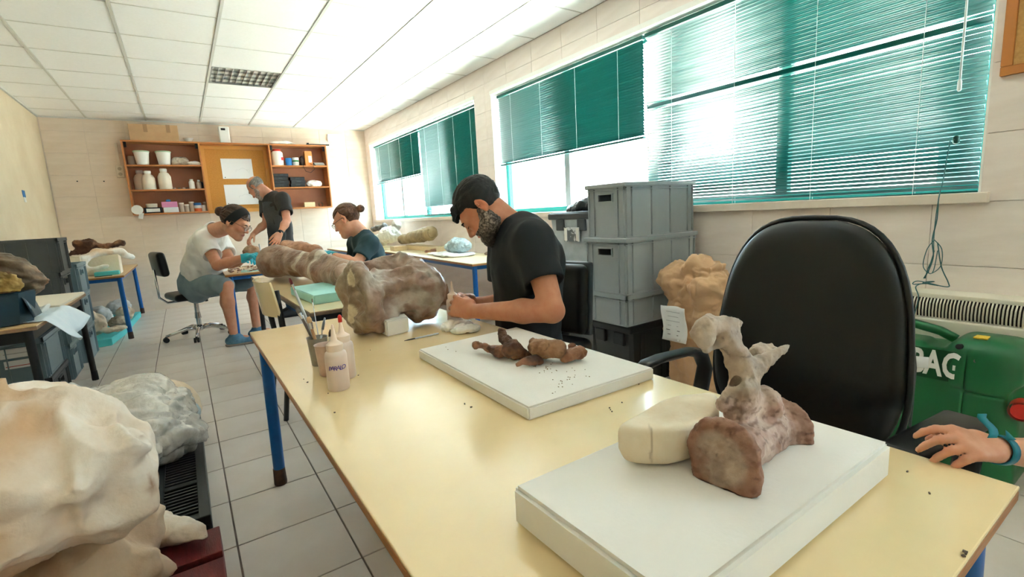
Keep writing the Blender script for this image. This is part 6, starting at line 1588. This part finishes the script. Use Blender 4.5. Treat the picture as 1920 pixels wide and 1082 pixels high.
_G = bd._win(bd.lo, bd.lo+bd.h*bd.n)[1]; bd.F = np.maximum(bd.F, (np.abs(.93*_G[1]-.36*(_G[2]-.06)-.012)-.030+0*_G[0]).astype(np.float32)); bd.F = np.maximum(bd.F, (-_G[2]-.02+0*_G[0]+0*_G[1]).astype(np.float32))
M_ = np.eye(4); M_[:3, :3] = wom.R*wom.hs; M_[:3, 3] = WJ['head']-wom.loc
surf('headband', bd, mat('black headband', '141416', .8), wom.root, 1, M=M_)
wom.glasses(mat('tortoise frame', '6b3a24', .35), big=1.1); wom.brows('4a3225')
tag(MB().tube([f_(489, 474, 4.12), f_(486, 458, 4.16)], .006, 8).build('scraping_tool', m_silver, None, smooth=True), 'thin silver tool held upright in the gloved hand of the woman in white', 'tool')

# ---- standing man in dark apron
SJ = dict(head=f_(481, 352, 5.60), neck=f_(507, 366, 5.68), chest=f_(519, 393, 5.72), waist=f_(526, 430, 5.78), pelvis=f_(530, 462, 5.85),
          sha=f_(531, 373, 5.54), ela=f_(538, 413, 5.42), wra=f_(525, 438, 5.30), shb=f_(500, 376, 5.92), elb=f_(499, 418, 5.78), wrb=f_(474, 440, 5.66))
for a, o_ in (('a', -.10), ('b', .10)):
    SJ['kn'+a] = SJ['pelvis']+[.01, o_, -.42]; SJ['an'+a] = np.array([SJ['pelvis'][0]+.03, SJ['pelvis'][1]+o_, .085]); SJ['to'+a] = SJ['an'+a]+[-.15, 0, 0]
stm = Person('balding man in a dark tee and apron standing behind the far table', SJ, di(-.55, .83, .15), di(-.83, -.55, 0), 1.03, 'cc9479', .006, 1.03, 1.03, fw=(-.96, -.1, 0))
SH = hand_cones(SJ['wra'], nrm(f_(515, 458, 5.22)-SJ['wra']), di(-.7, .3, .5), di(-.5, -.3, -.8), 1.05, (.35, .4, .3))
SH2 = hand_cones(SJ['wrb'], nrm(f_(464, 455, 5.58)-SJ['wrb']), di(.3, .8, 0), di(-.3, 0, -1), 1.05, (.35, .4, .3))
stm.build({'a': SH, 'b': SH2})
m_dk = mat('dark brown-grey tee', '35302f', .85, '2d2929', 9)
stm.shirt(m_dk, .68, hem=-.04, e=.018, disp=.006, seed=4)
stm.trousers(mat('blue jeans', '33506f', .85, '2a4564', 12), 2.0)
for a in 'ab': stm.shoe(a, mat('dark grey shoe', '3a3c40', .7), m_rub)
g = stm.grid(.24, ['pelvis', 'waist', 'chest', 'neck']); stm.torso(g, .026); g.cone(SJ['waist'], SJ['pelvis']-[0, 0, .16], .15, .205, .05, flat=stm.fw, fs=.8)
g.plane(SJ['chest']-stm.fw*.02, -stm.fw); g.plane(SJ['pelvis']-[0, 0, .10], (0, 0, -1)); g.plane(SJ['chest']+nrm(SJ['neck']-SJ['chest'])*.09, (0, 0, 1))
stm.cloth('apron', g, mat('grey apron cloth', '4a4d50', .8, '404346', 9), .006, 7, 3)
MB().tube([tuple(SJ['chest']+stm.fw*.12+[0, .06, .08]-stm.loc), tuple(SJ['neck']+[.03, .07, .03]-stm.loc), tuple(SJ['neck']+[.06, 0, .02]-stm.loc), tuple(SJ['neck']+[.03, -.08, .02]-stm.loc), tuple(SJ['chest']+stm.fw*.12+[0, -.07, .08]-stm.loc)], .007, 6).build('apron_strap', m_black, stm.root, smooth=True)
stm.hair(lambda X, Y, Z: np.minimum(np.minimum(.055-Z-.5*np.maximum(Y, 0), Z+.035), .025-Y), m_hairm, '6f6a66', 'a39d97', .004, .002)
beard(stm, -.0005, 'stubble', lambda P, N: mixc(lin('a8948a'), lin('c2b0a6'), np.clip(fbm(P, 100, 4)*.5+.5, 0, 1)), reg_b, m_hairm, noise=.0004); stm.brows('6f6862')
u = nrm(SJ['ela']-SJ['wra']); c0 = SJ['wra']+u*.02-stm.loc
MB().tube([tuple(c0-u*.009), tuple(c0+u*.009)], .0315, 20).build('watch_strap', m_black, stm.root, smooth=True, angle=50)
MB().tube([tuple(c0-AF*.030), tuple(c0-AF*.037)], .018, 16).build('watch_case', mat('dark watch case', '3a3f48', .25, metal=.6), stm.root, smooth=True, angle=50)

# ---- young woman in dark green
GJ = dict(head=f_(650, 413, 3.92), neck=f_(678, 438, 3.98), chest=f_(692, 478, 4.02), waist=f_(700, 520, 4.05), pelvis=f_(704, 556, 4.10),
          sha=f_(693, 458, 3.82), ela=f_(668, 494, 3.70), wra=f_(620, 477, 3.74), shb=f_(668, 456, 4.18), elb=f_(662, 505, 4.22), wrb=f_(640, 500, 4.02))
GJ['pelvis'][2] = .52
GJ['kna'] = GJ['pelvis']+[-.36, -.14, -.01]; GJ['knb'] = GJ['pelvis']+[-.38, .08, -.01]
for a in 'ab': GJ['an'+a] = np.array([GJ['kn'+a][0]+.02, GJ['kn'+a][1], .085]); GJ['to'+a] = GJ['an'+a]+[-.14, 0, 0]
girl = Person('young woman in a dark green t-shirt, with glasses and a hair bun', GJ, di(-.86, .50, .10), di(-.48, -.88, 0), 1.06, 'dba58a', .0055, .92, .92, fw=(-.98, .1, 0))
GH = hand_cones(GJ['wra'], nrm(f_(592, 471, 3.80)-GJ['wra']), di(-.2, .9, .3), di(0, 0, -1), .98, (.35, .45, .35))
GH2 = hand_cones(GJ['wrb'], nrm(f_(615, 500, 3.95)-GJ['wrb']), di(0, 1, 0), di(0, 0, 1), .98)
girl.build({'a': GH, 'b': GH2}); glove(girl, GH, GJ['wra'], GJ['ela'])
girl.shirt(mat('dark green cotton', '18323a', .85, '1f3d45', 9), .70, hem=-.06, e=.018, disp=.005, seed=7)
girl.trousers(mat('dark trousers', '23262e', .85), 2.0)
for a in 'ab': girl.shoe(a, mat('dark grey shoe', '3a3c40', .7), m_rub)
def reg_g(X, Y, Z): return np.minimum(np.where(Y > .0, Z-(.072-.25*Y), np.where(Y > -.03, Z-(.010+1.3*(Y+.03)), Z+.045)), .02)
girl.hair(reg_g, m_hairm, '5a3a28', '7d5640', .009, .002, extra=lambda g: (g.ell((0, -.140, .020), (.030, .028, .030), .006), g.cone((0, -.10, .02), (0, -.13, .02), .018, .014, .01)))
girl.glasses(mat('dark thin frame', '231c1c', .3)); girl.brows('5a4030')
st = empty('stool', GJ['pelvis']*[1, 1, 0], 0, 'plain black stool under the young woman in dark green, behind the long bone', 'stool')
hz = GJ['pelvis'][2]-.135
MB().lathe([(.15, hz-.05), (.165, hz-.04), (.165, hz-.01), (.15, hz)], (0, 0, 0), 24).build('seat', m_leather, st, smooth=True, angle=50)
for k in range(4):
    a = PI/4+k*PI/2; MB().cyl((.10*math.cos(a), .10*math.sin(a), hz-.05), (.17*math.cos(a), .17*math.sin(a), 0), .012).build('leg', m_black, st, smooth=True)

# ---- child at the right edge: hand and wristband in view
CJ = dict(wra=f_(1864, 842, .80), ela=f_(2030, 862, .86), sha=np.array([1.42, -.16, .90]), neck=np.array([1.56, -0.19, .93]), head=np.array([1.54, -0.18, 1.06]),
          chest=np.array([1.57, -0.20, .80]), waist=np.array([1.58, -0.21, .66]), pelvis=np.array([1.58, -0.22, .54]), shb=np.array([1.69, -0.28, .86]), elb=np.array([1.72, -0.34, .65]), wrb=np.array([1.66, -0.28, .48]),
          kna=np.array([1.52, -0.18, .30]), knb=np.array([1.64, -0.27, .30]), ana=np.array([1.53, -0.19, .07]), anb=np.array([1.65, -0.28, .07]), toa=np.array([1.46, -0.08, .07]), tob=np.array([1.58, -0.17, .07]))
kid = Person('child at the right edge, its hand with a teal wristband over the chair arm', CJ, (-.70, .62, -.35), (-.2, .2, 1), .92, 'd8a083', .0042, .74, .68, fw=(-.66, .75, 0), leg=.75)
CH_ = hand_cones(CJ['wra'], nrm(f_(1775, 824, .775)-CJ['wra']), di(-.2, .75, .55), di(-.15, -.7, .6), .80, [(.35, .55, .4), (.45, .6, .4), (.55, .65, .4), (.6, .7, .4)], (.25, 1.1, .35))
kid.build({'a': CH_, 'b': hand_cones(CJ['wrb'], (-.1, .1, -1), (-.7, -.5, 0), (-.5, .7, 0), .8)}, h=.0038)
kid.shirt(mat('light blue kid tee', '7fa6c4', .85), .6, hem=-.05, e=.012)
kid.trousers(mat('kid shorts', '4b5a66', .85), 1.0, name='shorts')
for a in 'ab': kid.shoe(a, mat('white trainer', 'd9d9d6', .6), m_rub)
kid.hair(reg_w, m_hairm, '4a3222', '6b4a34', .012, .003); kid.brows('4a3325')
u = nrm(CJ['ela']-CJ['wra']); c0 = CJ['wra']+u*.012-kid.loc
m_band = mat('teal wristband', '1287a0', .5, '0f7890', 20)
wb = MB().tube([tuple(c0-u*.008), tuple(c0+u*.008)], .0245, 24, cap=False).build('wristband', m_band, kid.root, smooth=True, angle=50)
sd = wb.modifiers.new('thickness', 'SOLIDIFY'); sd.thickness = .0022
tp = f_(1858, 812, .78)-kid.loc
MB().grid(lambda a, b: tuple(tp+AR*(-.012+.014*b+.006*math.sin(a*5))+AU*(.036*a-.006)-AF*.006*math.cos(a*4)), 6, 2, .0016).build('band_tail', m_band, wb, smooth=True)
MB().grid(lambda a, b: tuple(f_(1890, 820, .79)-kid.loc+AR*(-.004+.016*b*(1-a))+AU*(.016*a-.004)), 4, 2, .0016).build('band_tail', m_band, wb, smooth=True)
tag(MB().tube([f_(1792, 868, .87), f_(1815, 861, .885)], .0022, 8).build('small_stick', m_white, None, smooth=True), 'tiny white stick between the fingertips of the child', 'stick')
